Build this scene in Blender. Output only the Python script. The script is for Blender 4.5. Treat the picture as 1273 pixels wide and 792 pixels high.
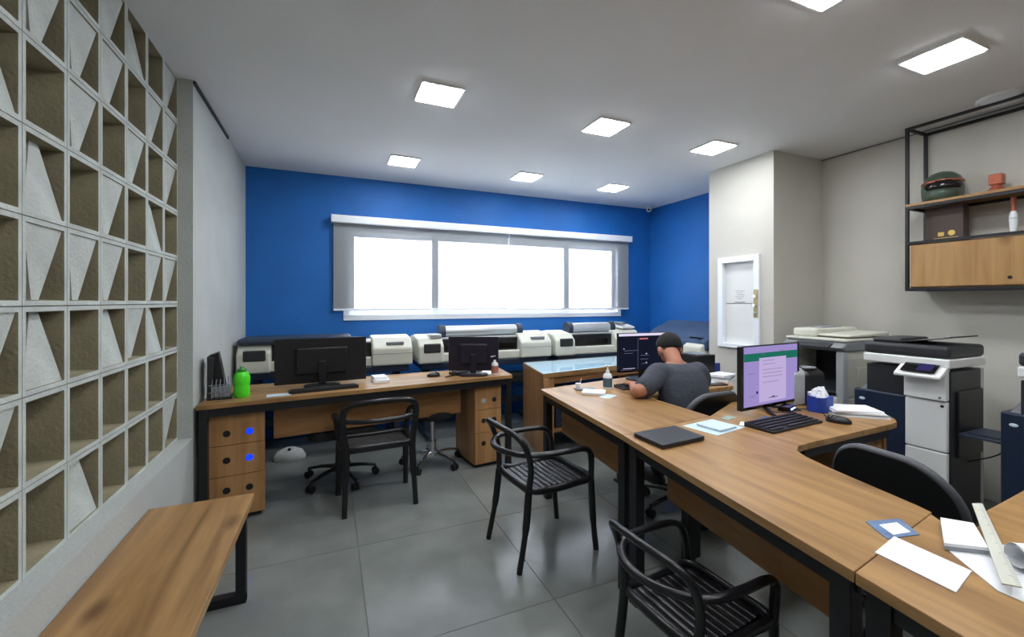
import bpy, bmesh, math, random
from mathutils import Vector, Matrix
random.seed(7)
PI = math.pi
for o in list(bpy.data.objects): bpy.data.objects.remove(o)
sc = bpy.context.scene
C = sc.collection

# ------------------------------------------------------------------ camera
cam_d = bpy.data.cameras.new('camera'); cam = bpy.data.objects.new('camera', cam_d); C.objects.link(cam)
cam_d.sensor_width = 36.0; cam_d.lens = 36.0 * 530.6 / 1273.0
cam_d.shift_y = -(396.0 - 374.8) / 1273.0
cam_d.clip_start = 0.02
YAW = 0.4056
cam.location = (0, 0, 1.364); cam.rotation_euler = (PI / 2, 0, -YAW)
sc.camera = cam

# ------------------------------------------------------------------ world: bright overcast daylight
w = bpy.data.worlds.new('daylight'); sc.world = w; w.use_nodes = True
bg = w.node_tree.nodes['Background']; bg.inputs[0].default_value = (0.86, 0.93, 1.0, 1); bg.inputs[1].default_value = 5.5
LED = 14.5
sc.view_settings.view_transform = 'Standard'; sc.view_settings.look = 'None'
sc.view_settings.gamma = 1.0; sc.view_settings.use_curve_mapping = False
sc.view_settings.exposure = 2.08

# ------------------------------------------------------------------ materials
def rgb(r, g, b):      # sRGB 0-255 -> linear
    f = lambda c: (c / 255 / 12.92) if c / 255 <= .04045 else ((c / 255 + .055) / 1.055) ** 2.4
    return (f(r), f(g), f(b), 1)
M = {}
def mat(name, col, rough=.5, metal=0., noise=0., nscale=20., bump=0., bscale=60., emit=None, es=1., spec=.5, coat=0.):
    m = bpy.data.materials.new(name); m.use_nodes = True; nt = m.node_tree; b = nt.nodes['Principled BSDF']
    b.inputs['Base Color'].default_value = col; b.inputs['Roughness'].default_value = rough
    b.inputs['Metallic'].default_value = metal; b.inputs['Specular IOR Level'].default_value = spec
    b.inputs['Coat Weight'].default_value = coat
    tc = nt.nodes.new('ShaderNodeTexCoord')
    if noise:
        n = nt.nodes.new('ShaderNodeTexNoise'); n.inputs['Scale'].default_value = nscale; n.inputs['Detail'].default_value = 6
        nt.links.new(tc.outputs['Object'], n.inputs['Vector'])
        r = nt.nodes.new('ShaderNodeValToRGB')
        r.color_ramp.elements[0].position = .3; r.color_ramp.elements[1].position = .7
        r.color_ramp.elements[0].color = [c * (1 - noise) for c in col[:3]] + [1]
        r.color_ramp.elements[1].color = [min(1, c * (1 + noise)) for c in col[:3]] + [1]
        nt.links.new(n.outputs['Fac'], r.inputs[0]); nt.links.new(r.outputs[0], b.inputs['Base Color'])
    if bump:
        n2 = nt.nodes.new('ShaderNodeTexNoise'); n2.inputs['Scale'].default_value = bscale; n2.inputs['Detail'].default_value = 4
        nt.links.new(tc.outputs['Object'], n2.inputs['Vector'])
        bp = nt.nodes.new('ShaderNodeBump'); bp.inputs['Strength'].default_value = bump; bp.inputs['Distance'].default_value = .01
        nt.links.new(n2.outputs['Fac'], bp.inputs['Height']); nt.links.new(bp.outputs[0], b.inputs['Normal'])
    if emit:
        b.inputs['Emission Color'].default_value = emit; b.inputs['Emission Strength'].default_value = es
    M[name] = m; return m
def wood(name, base, dark, axis=1, knots=True, rough=.33, bw=1.):
    m = bpy.data.materials.new(name); m.use_nodes = True; nt = m.node_tree; b = nt.nodes['Principled BSDF']
    N = nt.nodes.new; L = nt.links.new
    tc = N('ShaderNodeTexCoord'); mp = N('ShaderNodeMapping'); s = [9, 9, 9]; s[axis] = .8
    mp.inputs['Scale'].default_value = s; L(tc.outputs['Object'], mp.inputs[0])
    n = N('ShaderNodeTexNoise'); n.inputs['Scale'].default_value = 1.6; n.inputs['Detail'].default_value = 8; n.inputs['Distortion'].default_value = .6
    L(mp.outputs[0], n.inputs['Vector'])
    r = N('ShaderNodeValToRGB'); e = r.color_ramp.elements
    e[0].position = .28; e[0].color = dark; e[1].position = .62; e[1].color = base
    L(n.outputs['Fac'], r.inputs[0]); out = r.outputs[0]
    mp3 = N('ShaderNodeMapping'); s3 = [60, 60, 60]; s3[axis] = 3; mp3.inputs['Scale'].default_value = s3; L(tc.outputs['Object'], mp3.inputs[0])
    n3 = N('ShaderNodeTexNoise'); n3.inputs['Scale'].default_value = 1.5; n3.inputs['Detail'].default_value = 3; L(mp3.outputs[0], n3.inputs['Vector'])
    r3 = N('ShaderNodeMapRange'); r3.inputs['To Min'].default_value = .82; r3.inputs['To Max'].default_value = 1.12; L(n3.outputs['Fac'], r3.inputs[0])
    mx = N('ShaderNodeMix'); mx.data_type = 'RGBA'; mx.blend_type = 'MULTIPLY'; mx.inputs[0].default_value = 1
    L(out, mx.inputs[6]); L(r3.outputs[0], mx.inputs[7]); out = mx.outputs[2]
    if knots:
        mp2 = N('ShaderNodeMapping'); s2 = [5, 5, 5]; s2[axis] = 2.6; mp2.inputs['Scale'].default_value = s2; L(tc.outputs['Object'], mp2.inputs[0])
        v = N('ShaderNodeTexVoronoi'); v.inputs['Scale'].default_value = 1.; L(mp2.outputs[0], v.inputs['Vector'])
        r2 = N('ShaderNodeValToRGB'); e2 = r2.color_ramp.elements; e2[0].position = .06; e2[0].color = (.30, .22, .16, 1); e2[1].position = .22; e2[1].color = (1, 1, 1, 1)
        L(v.outputs['Distance'], r2.inputs[0])
        m2 = N('ShaderNodeMix'); m2.data_type = 'RGBA'; m2.blend_type = 'MULTIPLY'; m2.inputs[0].default_value = .75
        L(out, m2.inputs[6]); L(r2.outputs[0], m2.inputs[7]); out = m2.outputs[2]
    L(out, b.inputs['Base Color']); b.inputs['Roughness'].default_value = rough
    M[name] = m; return m

mat('blue_paint', rgb(18, 102, 180), .6, noise=.08, nscale=3, bump=.25, bscale=90)
mat('greige_paint', rgb(196, 193, 184), .7, noise=.04, nscale=2, bump=.25, bscale=110)
mat('grey_paint', rgb(184, 188, 184), .7, noise=.06, nscale=3, bump=.3, bscale=80)
mat('pier_paint', rgb(150, 150, 145), .8, noise=.05, nscale=4)
mat('ceiling_paint', rgb(226, 226, 226), .8, noise=.02, nscale=2, bump=.1, bscale=80)
mat('tile', rgb(124, 128, 124), .17, noise=.16, nscale=3.5, bump=.03, bscale=30)
mat('grout', rgb(96, 98, 96), .8)
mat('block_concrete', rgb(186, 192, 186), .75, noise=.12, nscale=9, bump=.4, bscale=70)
mat('block_inner_shade', rgb(146, 138, 112), .85, noise=.15, nscale=9, bump=.4, bscale=70)  # warm shade of the jambs painted into their colour
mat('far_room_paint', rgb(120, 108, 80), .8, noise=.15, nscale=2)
mat('black_trim', rgb(34, 34, 38), .5)
mat('black_steel', rgb(22, 22, 27), .42, noise=.2, nscale=40)
mat('chair_black', rgb(20, 20, 24), .32, bump=.05, bscale=200)
mat('dark_fabric', rgb(24, 25, 28), .85, noise=.2, nscale=120, bump=.3, bscale=300)
mat('dark_leather', rgb(24, 24, 27), .38, bump=.15, bscale=150)
mat('grey_piping', rgb(80, 82, 88), .5)
mat('black_plastic', rgb(20, 20, 24), .4, bump=.05, bscale=250)
mat('glossy_black', rgb(10, 10, 13), .12)
mat('purple_black', rgb(30, 22, 38), .3)
mat('chrome', (.75, .76, .8, 1), .15, 1.)
mat('white_plastic', rgb(225, 226, 224), .4)
mat('pvc', rgb(232, 236, 242), .35)
mat('cream_plastic', rgb(205, 205, 192), .45, noise=.03, nscale=5)
mat('grey_plastic', rgb(120, 125, 130), .5)
mat('silver', rgb(190, 194, 196), .3, .4)
mat('slate_plastic', rgb(44, 56, 74), .5, noise=.1, nscale=8)
mat('navy_plastic', rgb(28, 40, 62), .4, noise=.1, nscale=5)
mat('cover_cloth', rgb(50, 72, 104), .8, noise=.15, nscale=4, bump=.3, bscale=20)
mat('copier_dark', rgb(40, 42, 46), .45, noise=.08, nscale=8)
mat('paper', rgb(236, 238, 242), .8)
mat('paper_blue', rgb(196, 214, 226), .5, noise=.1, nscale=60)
mat('card_blue', rgb(96, 122, 158), .4, noise=.25, nscale=30)
mat('card_green', rgb(140, 160, 150), .5)
mat('label_grey', rgb(150, 155, 160), .6)
mat('clear_plastic', rgb(222, 226, 228), .15)
mat('sanitiser_label', rgb(70, 96, 110), .5, noise=.3, nscale=120)
mat('pink_label', rgb(176, 110, 96), .5, noise=.3, nscale=100)
mat('green_plastic', rgb(80, 226, 40), .3, noise=.05, nscale=30)
mat('green_dark', rgb(30, 130, 40), .35)
mat('blue_card', rgb(28, 62, 150), .5, noise=.15, nscale=50)
mat('blue_reflection', rgb(20, 40, 225), .3, emit=(.0, .02, 1, 1), es=.6)  # blue reflection in the finger holes, painted as a faint glow
mat('hole_black', rgb(10, 9, 9), .7)
mat('skin', rgb(166, 110, 84), .55, noise=.05, nscale=30)
mat('hair', rgb(15, 12, 12), .8, noise=.4, nscale=180, bump=.7, bscale=260)
mat('shirt', rgb(64, 68, 78), .95, noise=.08, nscale=30, bump=.3, bscale=45)
mat('trousers', rgb(30, 34, 46), .9, noise=.1, nscale=60)
mat('shoe', rgb(30, 30, 32), .6)
mat('eye_white', rgb(230, 230, 225), .3)
mat('lip', rgb(150, 84, 74), .5)
mat('helmet_green', rgb(70, 84, 72), .3, noise=.25, nscale=12)
mat('helmet_visor', rgb(28, 24, 26), .12)
mat('copper', rgb(176, 96, 70), .35, .3, noise=.15, nscale=30)
mat('brown_card', rgb(78, 66, 60), .7, noise=.06, nscale=20)
mat('gold', rgb(214, 182, 96), .4, .3)
mat('brass', rgb(176, 160, 120), .3, .8)
mat('orange_board', rgb(190, 96, 40), .7, noise=.2, nscale=5)
mat('led', (1, 1, 1, 1), .5, emit=(.93, .96, 1, 1), es=LED)
mat('led_blue', (.2, .4, 1, 1), .5, emit=(.15, .3, 1, 1), es=3.)
wood('oak', rgb(174, 135, 86), rgb(128, 92, 54), 1)
wood('oak_x', rgb(174, 135, 86), rgb(128, 92, 54), 0)
wood('oak_z', rgb(160, 122, 84), rgb(126, 90, 56), 2)
wood('oak_panel', rgb(160, 116, 72), rgb(122, 82, 46), 1, knots=False)
wood('oak_panel_x', rgb(160, 116, 72), rgb(122, 82, 46), 0, knots=False)
wood('oak_panel_z', rgb(176, 132, 86), rgb(140, 98, 58), 2, knots=False)
wood('cabinet_oak', rgb(178, 140, 92), rgb(154, 114, 68), 2, knots=True)
def emis(name, col, s):
    m = bpy.data.materials.new(name); m.use_nodes = True; nt = m.node_tree; nt.nodes.clear()
    e = nt.nodes.new('ShaderNodeEmission'); e.inputs[0].default_value = col; e.inputs[1].default_value = s
    o = nt.nodes.new('ShaderNodeOutputMaterial'); nt.links.new(e.outputs[0], o.inputs[0]); M[name] = m
def emis_(n, c, k): emis(n, c, k * .25)
emis_('scr_lilac', rgb(156, 140, 200), .95); emis_('scr_page', rgb(186, 168, 212), 1.); emis_('scr_green', rgb(34, 112, 96), .9)
emis_('scr_dark', rgb(24, 28, 44), .8); emis_('scr_white', rgb(222, 214, 240), 1.); emis_('scr_teal', rgb(40, 84, 90), .9)
emis_('scr_text', rgb(110, 108, 140), .9); emis_('scr_navy', rgb(40, 42, 110), 1.); emis_('scr_red', rgb(200, 110, 120), 1.)
emis_('panel_blue', rgb(70, 64, 120), .6)
def glassy(name, tint, gl=.08):
    m = bpy.data.materials.new(name); m.use_nodes = True; nt = m.node_tree; nt.nodes.clear(); N = nt.nodes.new; L = nt.links.new
    t = N('ShaderNodeBsdfTransparent'); t.inputs[0].default_value = tint
    g = N('ShaderNodeBsdfGlossy'); g.inputs['Roughness'].default_value = .03
    f = N('ShaderNodeFresnel'); f.inputs[0].default_value = 1.45
    x = N('ShaderNodeMixShader'); o = N('ShaderNodeOutputMaterial')
    ge = N('ShaderNodeNewGeometry'); iv = N('ShaderNodeMath'); iv.operation = 'SUBTRACT'; iv.inputs[0].default_value = 1; L(ge.outputs['Backfacing'], iv.inputs[1])
    mu = N('ShaderNodeMath'); mu.operation = 'MULTIPLY'; L(f.outputs[0], mu.inputs[0]); L(iv.outputs[0], mu.inputs[1])
    L(mu.outputs[0], x.inputs[0]); L(t.outputs[0], x.inputs[1]); L(g.outputs[0], x.inputs[2]); L(x.outputs[0], o.inputs[0]); M[name] = m
glassy('window_glass', (.97, .98, 1, 1)); glassy('table_glass', (.93, .98, 1, 1)); glassy('bottle_glass', (.85, .88, .9, 1))
def blindmat(name, fab, lo, hi, trl):
    m = bpy.data.materials.new(name); m.use_nodes = True; nt = m.node_tree; nt.nodes.clear(); N = nt.nodes.new; L = nt.links.new
    t = N('ShaderNodeBsdfTransparent'); t.inputs[0].default_value = (1, 1, 1, 1)
    d = N('ShaderNodeBsdfDiffuse'); d.inputs[0].default_value = fab
    tl = N('ShaderNodeBsdfTranslucent'); tl.inputs[0].default_value = rgb(190, 195, 205)
    a = N('ShaderNodeMixShader'); a.inputs[0].default_value = trl; L(d.outputs[0], a.inputs[1]); L(tl.outputs[0], a.inputs[2])
    tc = N('ShaderNodeTexCoord'); wv = N('ShaderNodeTexNoise'); wv.inputs['Scale'].default_value = 30; L(tc.outputs['Object'], wv.inputs['Vector'])
    mr = N('ShaderNodeMapRange'); mr.inputs['To Min'].default_value = lo; mr.inputs['To Max'].default_value = hi; L(wv.outputs['Fac'], mr.inputs[0])
    x = N('ShaderNodeMixShader'); L(mr.outputs[0], x.inputs[0]); L(t.outputs[0], x.inputs[1]); L(a.outputs[0], x.inputs[2])
    o = N('ShaderNodeOutputMaterial'); L(x.outputs[0], o.inputs[0]); M[name] = m
blindmat('blind_fabric', rgb(196, 200, 204), .42, .48, .0); blindmat('blind_fabric_back', rgb(60, 62, 66), .74, .80, .0)  # unseen back face made dark to keep bounced light off the window frame

# ------------------------------------------------------------------ mesh helpers
class MB:
    def __init__(s): s.v = []; s.f = []; s.sm = []
    def add(s, vs, fs, smooth=False, mx=None):
        b = len(s.v); s.v += [tuple(mx @ Vector(p)) if mx else tuple(p) for p in vs]
        s.f += [tuple(b + i for i in f) for f in fs]; s.sm += [smooth] * len(fs); return s
    def box(s, x0, x1, y0, y1, z0, z1, mx=None):
        vs = [(x0,y0,z0),(x1,y0,z0),(x1,y1,z0),(x0,y1,z0),(x0,y0,z1),(x1,y0,z1),(x1,y1,z1),(x0,y1,z1)]
        return s.add(vs, [(0,3,2,1),(4,5,6,7),(0,1,5,4),(1,2,6,5),(2,3,7,6),(3,0,4,7)], False, mx)
    def prism(s, poly, z0, z1, mx=None):
        a = sum(poly[i][0]*poly[(i+1)%len(poly)][1]-poly[(i+1)%len(poly)][0]*poly[i][1] for i in range(len(poly)))
        if a < 0: poly = poly[::-1]
        n = len(poly); vs = [(x,y,z0) for x,y in poly] + [(x,y,z1) for x,y in poly]
        return s.add(vs, [tuple(range(n))[::-1], tuple(range(n, 2*n))] + [(i,(i+1)%n,n+(i+1)%n,n+i) for i in range(n)], False, mx)
    def cyl(s, p0, p1, r, r2=None, n=16, caps=True):
        return s.tube([p0, p1], [r, r if r2 is None else r2], n, caps)
    def tube(s, pts, r, n=10, caps=True, closed=False, flat=1.):
        pts = [Vector(p) for p in pts]; k = len(pts)
        rs = r if isinstance(r, (list, tuple)) else [r] * k
        up = None; rings = []
        for i in range(k):
            if closed: t = pts[(i+1) % k] - pts[i-1]
            else: t = pts[min(i+1, k-1)] - pts[max(i-1, 0)]
            t.normalize()
            if up is None: up = Vector((0,0,1)) if abs(t.z) < .9 else Vector((1,0,0))
            u = up - t * up.dot(t)
            if u.length < 1e-4: u = t.orthogonal()
            u.normalize(); up = u; vv = t.cross(u)
            rings.append([pts[i] + (u*math.cos(a)*flat + vv*math.sin(a)) * rs[i] for a in [2*PI*j/n for j in range(n)]])
        vs = [p for rg in rings for p in rg]; fs = []
        for i in range(k if closed else k-1):
            a = i*n; b = ((i+1) % k)*n
            for j in range(n): fs.append((a+j, a+(j+1)%n, b+(j+1)%n, b+j))
        s.add(vs, fs, True)
        if caps and not closed:
            s.add(rings[0], [tuple(range(n))[::-1]]); s.add(rings[-1], [tuple(range(n))])
        return s
    def lathe(s, prof, c=(0,0,0), n=20, mx=None, sx=1, sy=1):
        vs = []; fs = []; k = len(prof)
        for r, z in prof:
            for j in range(n): vs.append((c[0]+sx*r*math.cos(2*PI*j/n), c[1]+sy*r*math.sin(2*PI*j/n), c[2]+z))
        for i in range(k-1):
            for j in range(n): fs.append((i*n+j, i*n+(j+1)%n, (i+1)*n+(j+1)%n, (i+1)*n+j))
        s.add(vs, fs, True, mx)
        s.add([vs[j] for j in range(n)], [tuple(range(n))[::-1]], False, mx)
        s.add([vs[(k-1)*n+j] for j in range(n)], [tuple(range(n))], False, mx); return s
    def ball(s, c, r, n=16, m=10, mx=None):
        if not isinstance(r, (tuple, list)): r = (r, r, r)
        vs = []; fs = []
        for i in range(m+1):
            t = PI*i/m
            for j in range(n):
                a = 2*PI*j/n; vs.append((c[0]+r[0]*math.sin(t)*math.cos(a), c[1]+r[1]*math.sin(t)*math.sin(a), c[2]+r[2]*math.cos(t)))
        for i in range(m):
            for j in range(n): fs.append((i*n+j, (i+1)*n+j, (i+1)*n+(j+1)%n, i*n+(j+1)%n))
        return s.add(vs, fs, True, mx)
    def loft(s, rings, n=20):     # rings: (center, rx, ry, axis_u, axis_v)
        vs = []; fs = []
        for c, rx, ry, u, v in rings:
            c = Vector(c); u = Vector(u).normalized(); v = Vector(v).normalized()
            for j in range(n):
                a = 2*PI*j/n; vs.append(c + u*rx*math.cos(a) + v*ry*math.sin(a))
        k = len(rings)
        for i in range(k-1):
            for j in range(n): fs.append((i*n+j, i*n+(j+1)%n, (i+1)*n+(j+1)%n, (i+1)*n+j))
        fs.append(tuple(range(n))[::-1]); fs.append(tuple(range((k-1)*n, k*n)))
        return s.add(vs, fs, True)
    def mesh(s, name, m):
        me = bpy.data.meshes.new(name); me.from_pydata(s.v, [], s.f); me.update()
        me.polygons.foreach_set('use_smooth', s.sm)
        me.materials.append(M[m]); return me
def dist_pt(o): return o
def link(name, me, parent=None, bevel=0., loc=(0,0,0), rot=(0,0,0), label=None, seg=2):
    o = bpy.data.objects.new(name, me); C.objects.link(o); o.location = loc; o.rotation_euler = rot
    if parent is not None: o.parent = parent
    if bevel:
        b = o.modifiers.new('bevel', 'BEVEL'); b.width = bevel; b.segments = seg; b.limit_method = 'ANGLE'; b.angle_limit = .7
    if label: o['label'] = label
    return o
def part(name, mb, m, parent, bevel=0., **k): return link(name, mb.mesh(name, m), parent, bevel, **k)
def tag(o, label, cat, group=None, kind=None):
    o['label'] = label; o['category'] = cat
    if group: o['group'] = group
    if kind: o['kind'] = kind
    return o
def thing(name, label, cat, loc=(0,0,0), rz=0., group=None, scale=(1,1,1)):
    o = bpy.data.objects.new(name, None); C.objects.link(o); o.location = loc; o.rotation_euler = (0,0,rz); o.scale = scale
    o.empty_display_size = .1
    return tag(o, label, cat, group)
def solo(name, mb, m, label, cat, bevel=0., group=None, loc=(0,0,0), rz=0.):
    return tag(link(name, mb.mesh(name, m), None, bevel, loc, (0,0,rz)), label, cat, group)
def struct(name, mb, m, parent=None, bevel=0., label=None):
    o = link(name, mb.mesh(name, m), parent, bevel)
    if parent is None: o['kind'] = 'structure'
    if label: o['label'] = label
    return o
def copy_tree(o, parent=None):
    c = o.copy(); C.objects.link(c); c.parent = parent
    for ch in [x for x in o.children]: copy_tree(ch, c)
    return c
def smooth_path(pts, k=6, closed=False):
    P = [Vector(p) for p in pts]; n = len(P); out = []
    rng = range(n) if closed else range(n-1)
    for i in rng:
        if closed: a, b, c, d = P[i-1], P[i], P[(i+1)%n], P[(i+2)%n]
        else: a, b, c, d = P[max(i-1,0)], P[i], P[i+1], P[min(i+2,n-1)]
        for j in range(k):
            t = j/k
            out.append(.5*((2*b)+(c-a)*t+(2*a-5*b+4*c-d)*t*t+(3*b-a-3*c+d)*t**3))
    if not closed: out.append(P[-1])
    return out
def rrect(w, h, r, k=5):   # rounded rectangle polygon centred on 0
    out = []
    for cx, cy, a0 in ((w/2-r, h/2-r, 0), (-w/2+r, h/2-r, 90), (-w/2+r, -h/2+r, 180), (w/2-r, -h/2+r, 270)):
        for i in range(k+1):
            a = math.radians(a0 + 90*i/k); out.append((cx+r*math.cos(a), cy+r*math.sin(a)))
    return out

# ------------------------------------------------------------------ dimensions
XL, XR, D, H, YF = -.733, 4.17, 4.77, 2.664, -2.6
SX, SY0, SY1 = 3.51, 2.4815, 3.157            # dumbwaiter shaft
BX = -.806                                     # face of the breeze-block screen
BW, BH, BY1, SILL = .2283, .263, 3.045, .561

# ------------------------------------------------------------------ setting
fl = struct('floor', MB().box(XL-.3, XR+.2, YF-.2, D+.2, -.12, -.004), 'grout')
tm = {}
for i in range(-3, 6):
    for j in range(-6, 5):
        x0 = .95 + .8*i; y0 = 1.72 + .8*j
        a, b_, c, d_ = max(x0+.0015, XL), min(x0+.7985, XR), max(y0+.0015, YF), min(y0+.7985, D)
        if a >= b_-.02 or c >= d_-.02: continue
        k = (round(b_-a, 3), round(d_-c, 3))
        if k not in tm: tm[k] = MB().box(0, k[0], 0, k[1], -.008, 0).mesh('floor_tile', 'tile')
        link('floor_tile', tm[k], fl, loc=(a, c, 0))
struct('ceiling', MB().box(-2.5, XR+.2, YF-.2, D+.2, H, H+.15), 'ceiling_paint')
# back wall with window hole
WX0, WX1, WZ0, WZ1 = .14, 3.66, 1.165, 2.13
wb = MB()
wb.box(XL-.3, WX0, D, D+.15, 0, H).box(WX1, XR+.2, D, D+.15, 0, H).box(WX0, WX1, D, D+.15, 0, WZ0).box(WX0, WX1, D, D+.15, WZ1, H)
struct('wall_back', wb, 'blue_paint')
struct('wall_right', MB().box(XR, XR+.15, YF, SY1-.03, 0, H), 'greige_paint')
struct('wall_far_right', MB().box(XR, XR+.15, SY1-.03, D, 0, H), 'blue_paint')
struct('wall_front', MB().box(-2.5, XR+.2, YF-.15, YF, 0, H), 'greige_paint')
# shaft with the hatch opening
HY0, HY1, HZ0, HZ1 = 2.60, 3.035, .93, 1.785
sh = MB()
sh.box(SX, SX+.1, SY0, HY0, 0, H).box(SX, SX+.1, HY1, SY1, 0, H).box(SX, SX+.1, HY0, HY1, 0, HZ0).box(SX, SX+.1, HY0, HY1, HZ1, H)
sh.box(SX+.1, XR, SY0, SY0+.1, 0, H).box(SX+.1, XR, SY1-.1, SY1, 0, H)
struct('wall_shaft', sh, 'greige_paint')
dh = bpy.data.objects.new('door_1', None); C.objects.link(dh); dh.location = (SX, (HY0+HY1)/2, HZ0); dh['kind'] = 'structure'
dh['label'] = 'white dumbwaiter hatch in the pale shaft'
fy0, fy1, fz1 = HY0-dh.location.y, HY1-dh.location.y, HZ1-HZ0
fm = MB(); fw = .055
for b in ((-.025,.05, fy0, fy0+fw, 0, fz1), (-.025,.05, fy1-fw, fy1, 0, fz1), (-.025,.05, fy0+fw, fy1-fw, fz1-fw, fz1), (-.03,.05, fy0+fw, fy1-fw, 0, fw*.7)): fm.box(*b)
part('door_frame', fm, 'pvc', dh, .003)
part('hatch_panel', MB().box(.02,.04, fy0+fw, fy1-fw, fw*.7, .41), 'white_plastic', dh, .002)
part('hatch_panel', MB().box(.02,.04, fy0+fw, fy1-fw, .415, fz1-fw), 'white_plastic', dh, .002)
lk = part('lock_plate', MB().box(-.031,-.024, fy0+.006, fy0+.048, .29, .54), 'brass', dh, .002)
part('lock_knob', MB().cyl((-.06,fy0+.027,.40),(-.028,fy0+.027,.40),.014).cyl((-.05,fy0+.027,.48),(-.028,fy0+.027,.48),.012).cyl((-.045,fy0+.027,.33),(-.028,fy0+.027,.33),.009), 'chrome', lk)
hn = MB()
for k, (a, b_) in enumerate(((.00,.10),(.02,.09),(.0,.08),(.01,.10),(.03,.08))): hn.box(.0185,.0195,-.045+a,-.045+b_, .53-k*.018, .534-k*.018)
hn.box(.016,.0195,-.05,.06,.425,.432)
part('hatch_notice', hn, 'label_grey', dh)

# left wall: low wall, pier, opening filled with breeze blocks
lw = MB()
lw.box(XL-.16, XL, YF, D, 0, SILL).box(XL-.16, XL, BY1, D, SILL, H).box(XL-.16, XL, YF, BY1-14*BW, SILL, H)
wl = struct('wall_left', lw, 'grey_paint')
FR = .012   # block web half thickness
def block_mesh(rotk):
    w2, h2, t, dp = BW/2-.0015, BH/2-.0015, .015, .12
    mb = MB()
    # frame: outer loop front/back and inner opening
    o = [(-w2,-h2),(w2,-h2),(w2,h2),(-w2,h2)]; i_ = [(-w2+t,-h2+t),(w2-t,-h2+t),(w2-t,h2-t),(-w2+t,h2-t)]
    q = [(-w2+t*1.6,-h2+t*1.6),(w2-t*1.6,-h2+t*1.6),(w2-t*1.6,h2-t*1.6),(-w2+t*1.6,h2-t*1.6)]
    vs = [(0,a,b) for a,b in o] + [(0,a,b) for a,b in i_] + [(-dp,a,b) for a,b in q] + [(-dp,a,b) for a,b in o]
    fs = []
    for k in range(4):
        n = (k+1) % 4
        fs += [(k,n,4+n,4+k), (4+k,4+n,8+n,8+k), (8+k,8+n,12+n,12+k), (12+k,12+n,n,k)]
    mb.add(vs, fs)
    # slanting inner fin: wide edge on one side of the mouth, apex at the opposite back side
    a, b = w2-t, h2-t
    deep = .13 if rotk == 1 else .034
    tri = [(-.006,-a,b), (-.006,a,b), (-deep,a*(.34 if rotk != 2 else .12),-b), (-deep,a*(-.02 if rotk != 2 else -.30),-b)]
    if rotk:
        ang = rotk*PI/2; cs, sn = round(math.cos(ang)), round(math.sin(ang))
        def R(p):
            y, z = p[1]/a, p[2]/b; y, z = cs*y - sn*z, sn*y + cs*z; return (p[0], y*a, z*b)
        tri = [R(p) for p in tri]
    tri2 = [(x-(.004 if rotk == 1 else .014), y, z) for x, y, z in tri]
    mb.add(tri+tri2, [(0,1,2,3),(7,6,5,4),(0,4,5,1),(1,5,6,2),(2,6,7,3),(3,7,4,0)])
    if rotk == 1:      # open block: only a small slanted gusset in the lower near corner
        g = [(-.008,-a,-b), (-.008,-a,-b*.15), (-.075,-a*.1,-b), (-.012,-a,-b)]
        mb.add(g, [(0,2,1),(1,2,3),(0,1,3),(0,3,2)])
    me = mb.mesh('concrete_block', 'block_concrete'); me.materials.append(M['block_inner_shade'])
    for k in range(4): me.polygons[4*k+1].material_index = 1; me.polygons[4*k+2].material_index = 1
    return me
bms = {'T': block_mesh(0), 'B': block_mesh(2), 'O': block_mesh(1), 'F': block_mesh(3)}
# rows from the sill up; columns from the pier towards the camera
pat = ['TOOOBOOTOOBOTO',
       'OOOOOOTOOBOOTO',
       'OBTBOBTOTBOTBO',
       'TTOTTTOTOTBTOT',
       'OBOTOBOTTOTBOT',
       'TOTOTOBTOTTOBT',
       'TTOTTTOTTOTBTO',
       'TOBTOTTOTBTTOT']
for r in range(8):
    for c_ in range(14):
        link('concrete_block', bms[pat[r][c_]], wl, loc=(BX, BY1-(c_+.5)*BW, SILL+(r+.5)*BH))
# room seen through the blocks
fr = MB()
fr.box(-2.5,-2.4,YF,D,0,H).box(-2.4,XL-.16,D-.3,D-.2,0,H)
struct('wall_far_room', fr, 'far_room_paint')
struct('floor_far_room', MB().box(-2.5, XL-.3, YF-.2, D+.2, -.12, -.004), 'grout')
ob = solo('poster_board', MB().box(-2.39,-2.36, 3.4, 4.0, 1.7, 2.3), 'orange_board', 'orange board on the wall beyond the breeze block screen, seen through its gaps', 'board')
# dark shadow gap trims at the ceiling
struct('trim_1', MB().box(XL, XL+.012, BY1, D-.8, H-.022, H-.002), 'black_trim')
struct('trim_2', MB().box(XR-.008, XR, YF, SY0, H-.012, H-.002), 'grey_plastic')

# ------------------------------------------------------------------ window + blinds
wn = bpy.data.objects.new('window_1', None); C.objects.link(wn); wn.location = ((WX0+WX1)/2, D, WZ0); wn['kind'] = 'structure'
wn['label'] = 'wide white sliding window in the blue wall'
ox = (WX0+WX1)/2
fm = MB(); x0, x1, z1 = WX0-ox, WX1-ox, WZ1-WZ0; t = .06
fm.box(x0,x1,-.012,.10,0,t).box(x0,x1,-.012,.10,z1-t*.7,z1).box(x0,x0+t,-.012,.10,t,z1-t*.7).box(x1-t,x1,-.012,.10,t,z1-t*.7)
part('window_frame', fm, 'pvc', wn, .004)
def sash(a, b, y, m1=.05):
    s = MB(); zb, zt = t, z1-t*.7
    s.box(a, a+m1, y, y+.03, zb, zt).box(b-m1, b, y, y+.03, zb, zt).box(a+m1, b-m1, y, y+.03, zb, zb+.055).box(a+m1, b-m1, y, y+.03, zt-.04, zt)
    so = part('sash', s, 'pvc', wn, .003)
    part('pane', MB().box(a+m1, b-m1, y+.012, y+.018, zb+.055, zt-.04), 'window_glass', so)
sash(x0+t, 1.15-ox, .045, .05); sash(1.07-ox, 2.856-ox, .01, .075); sash(2.785-ox, x1-t, .045, .05)

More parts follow.
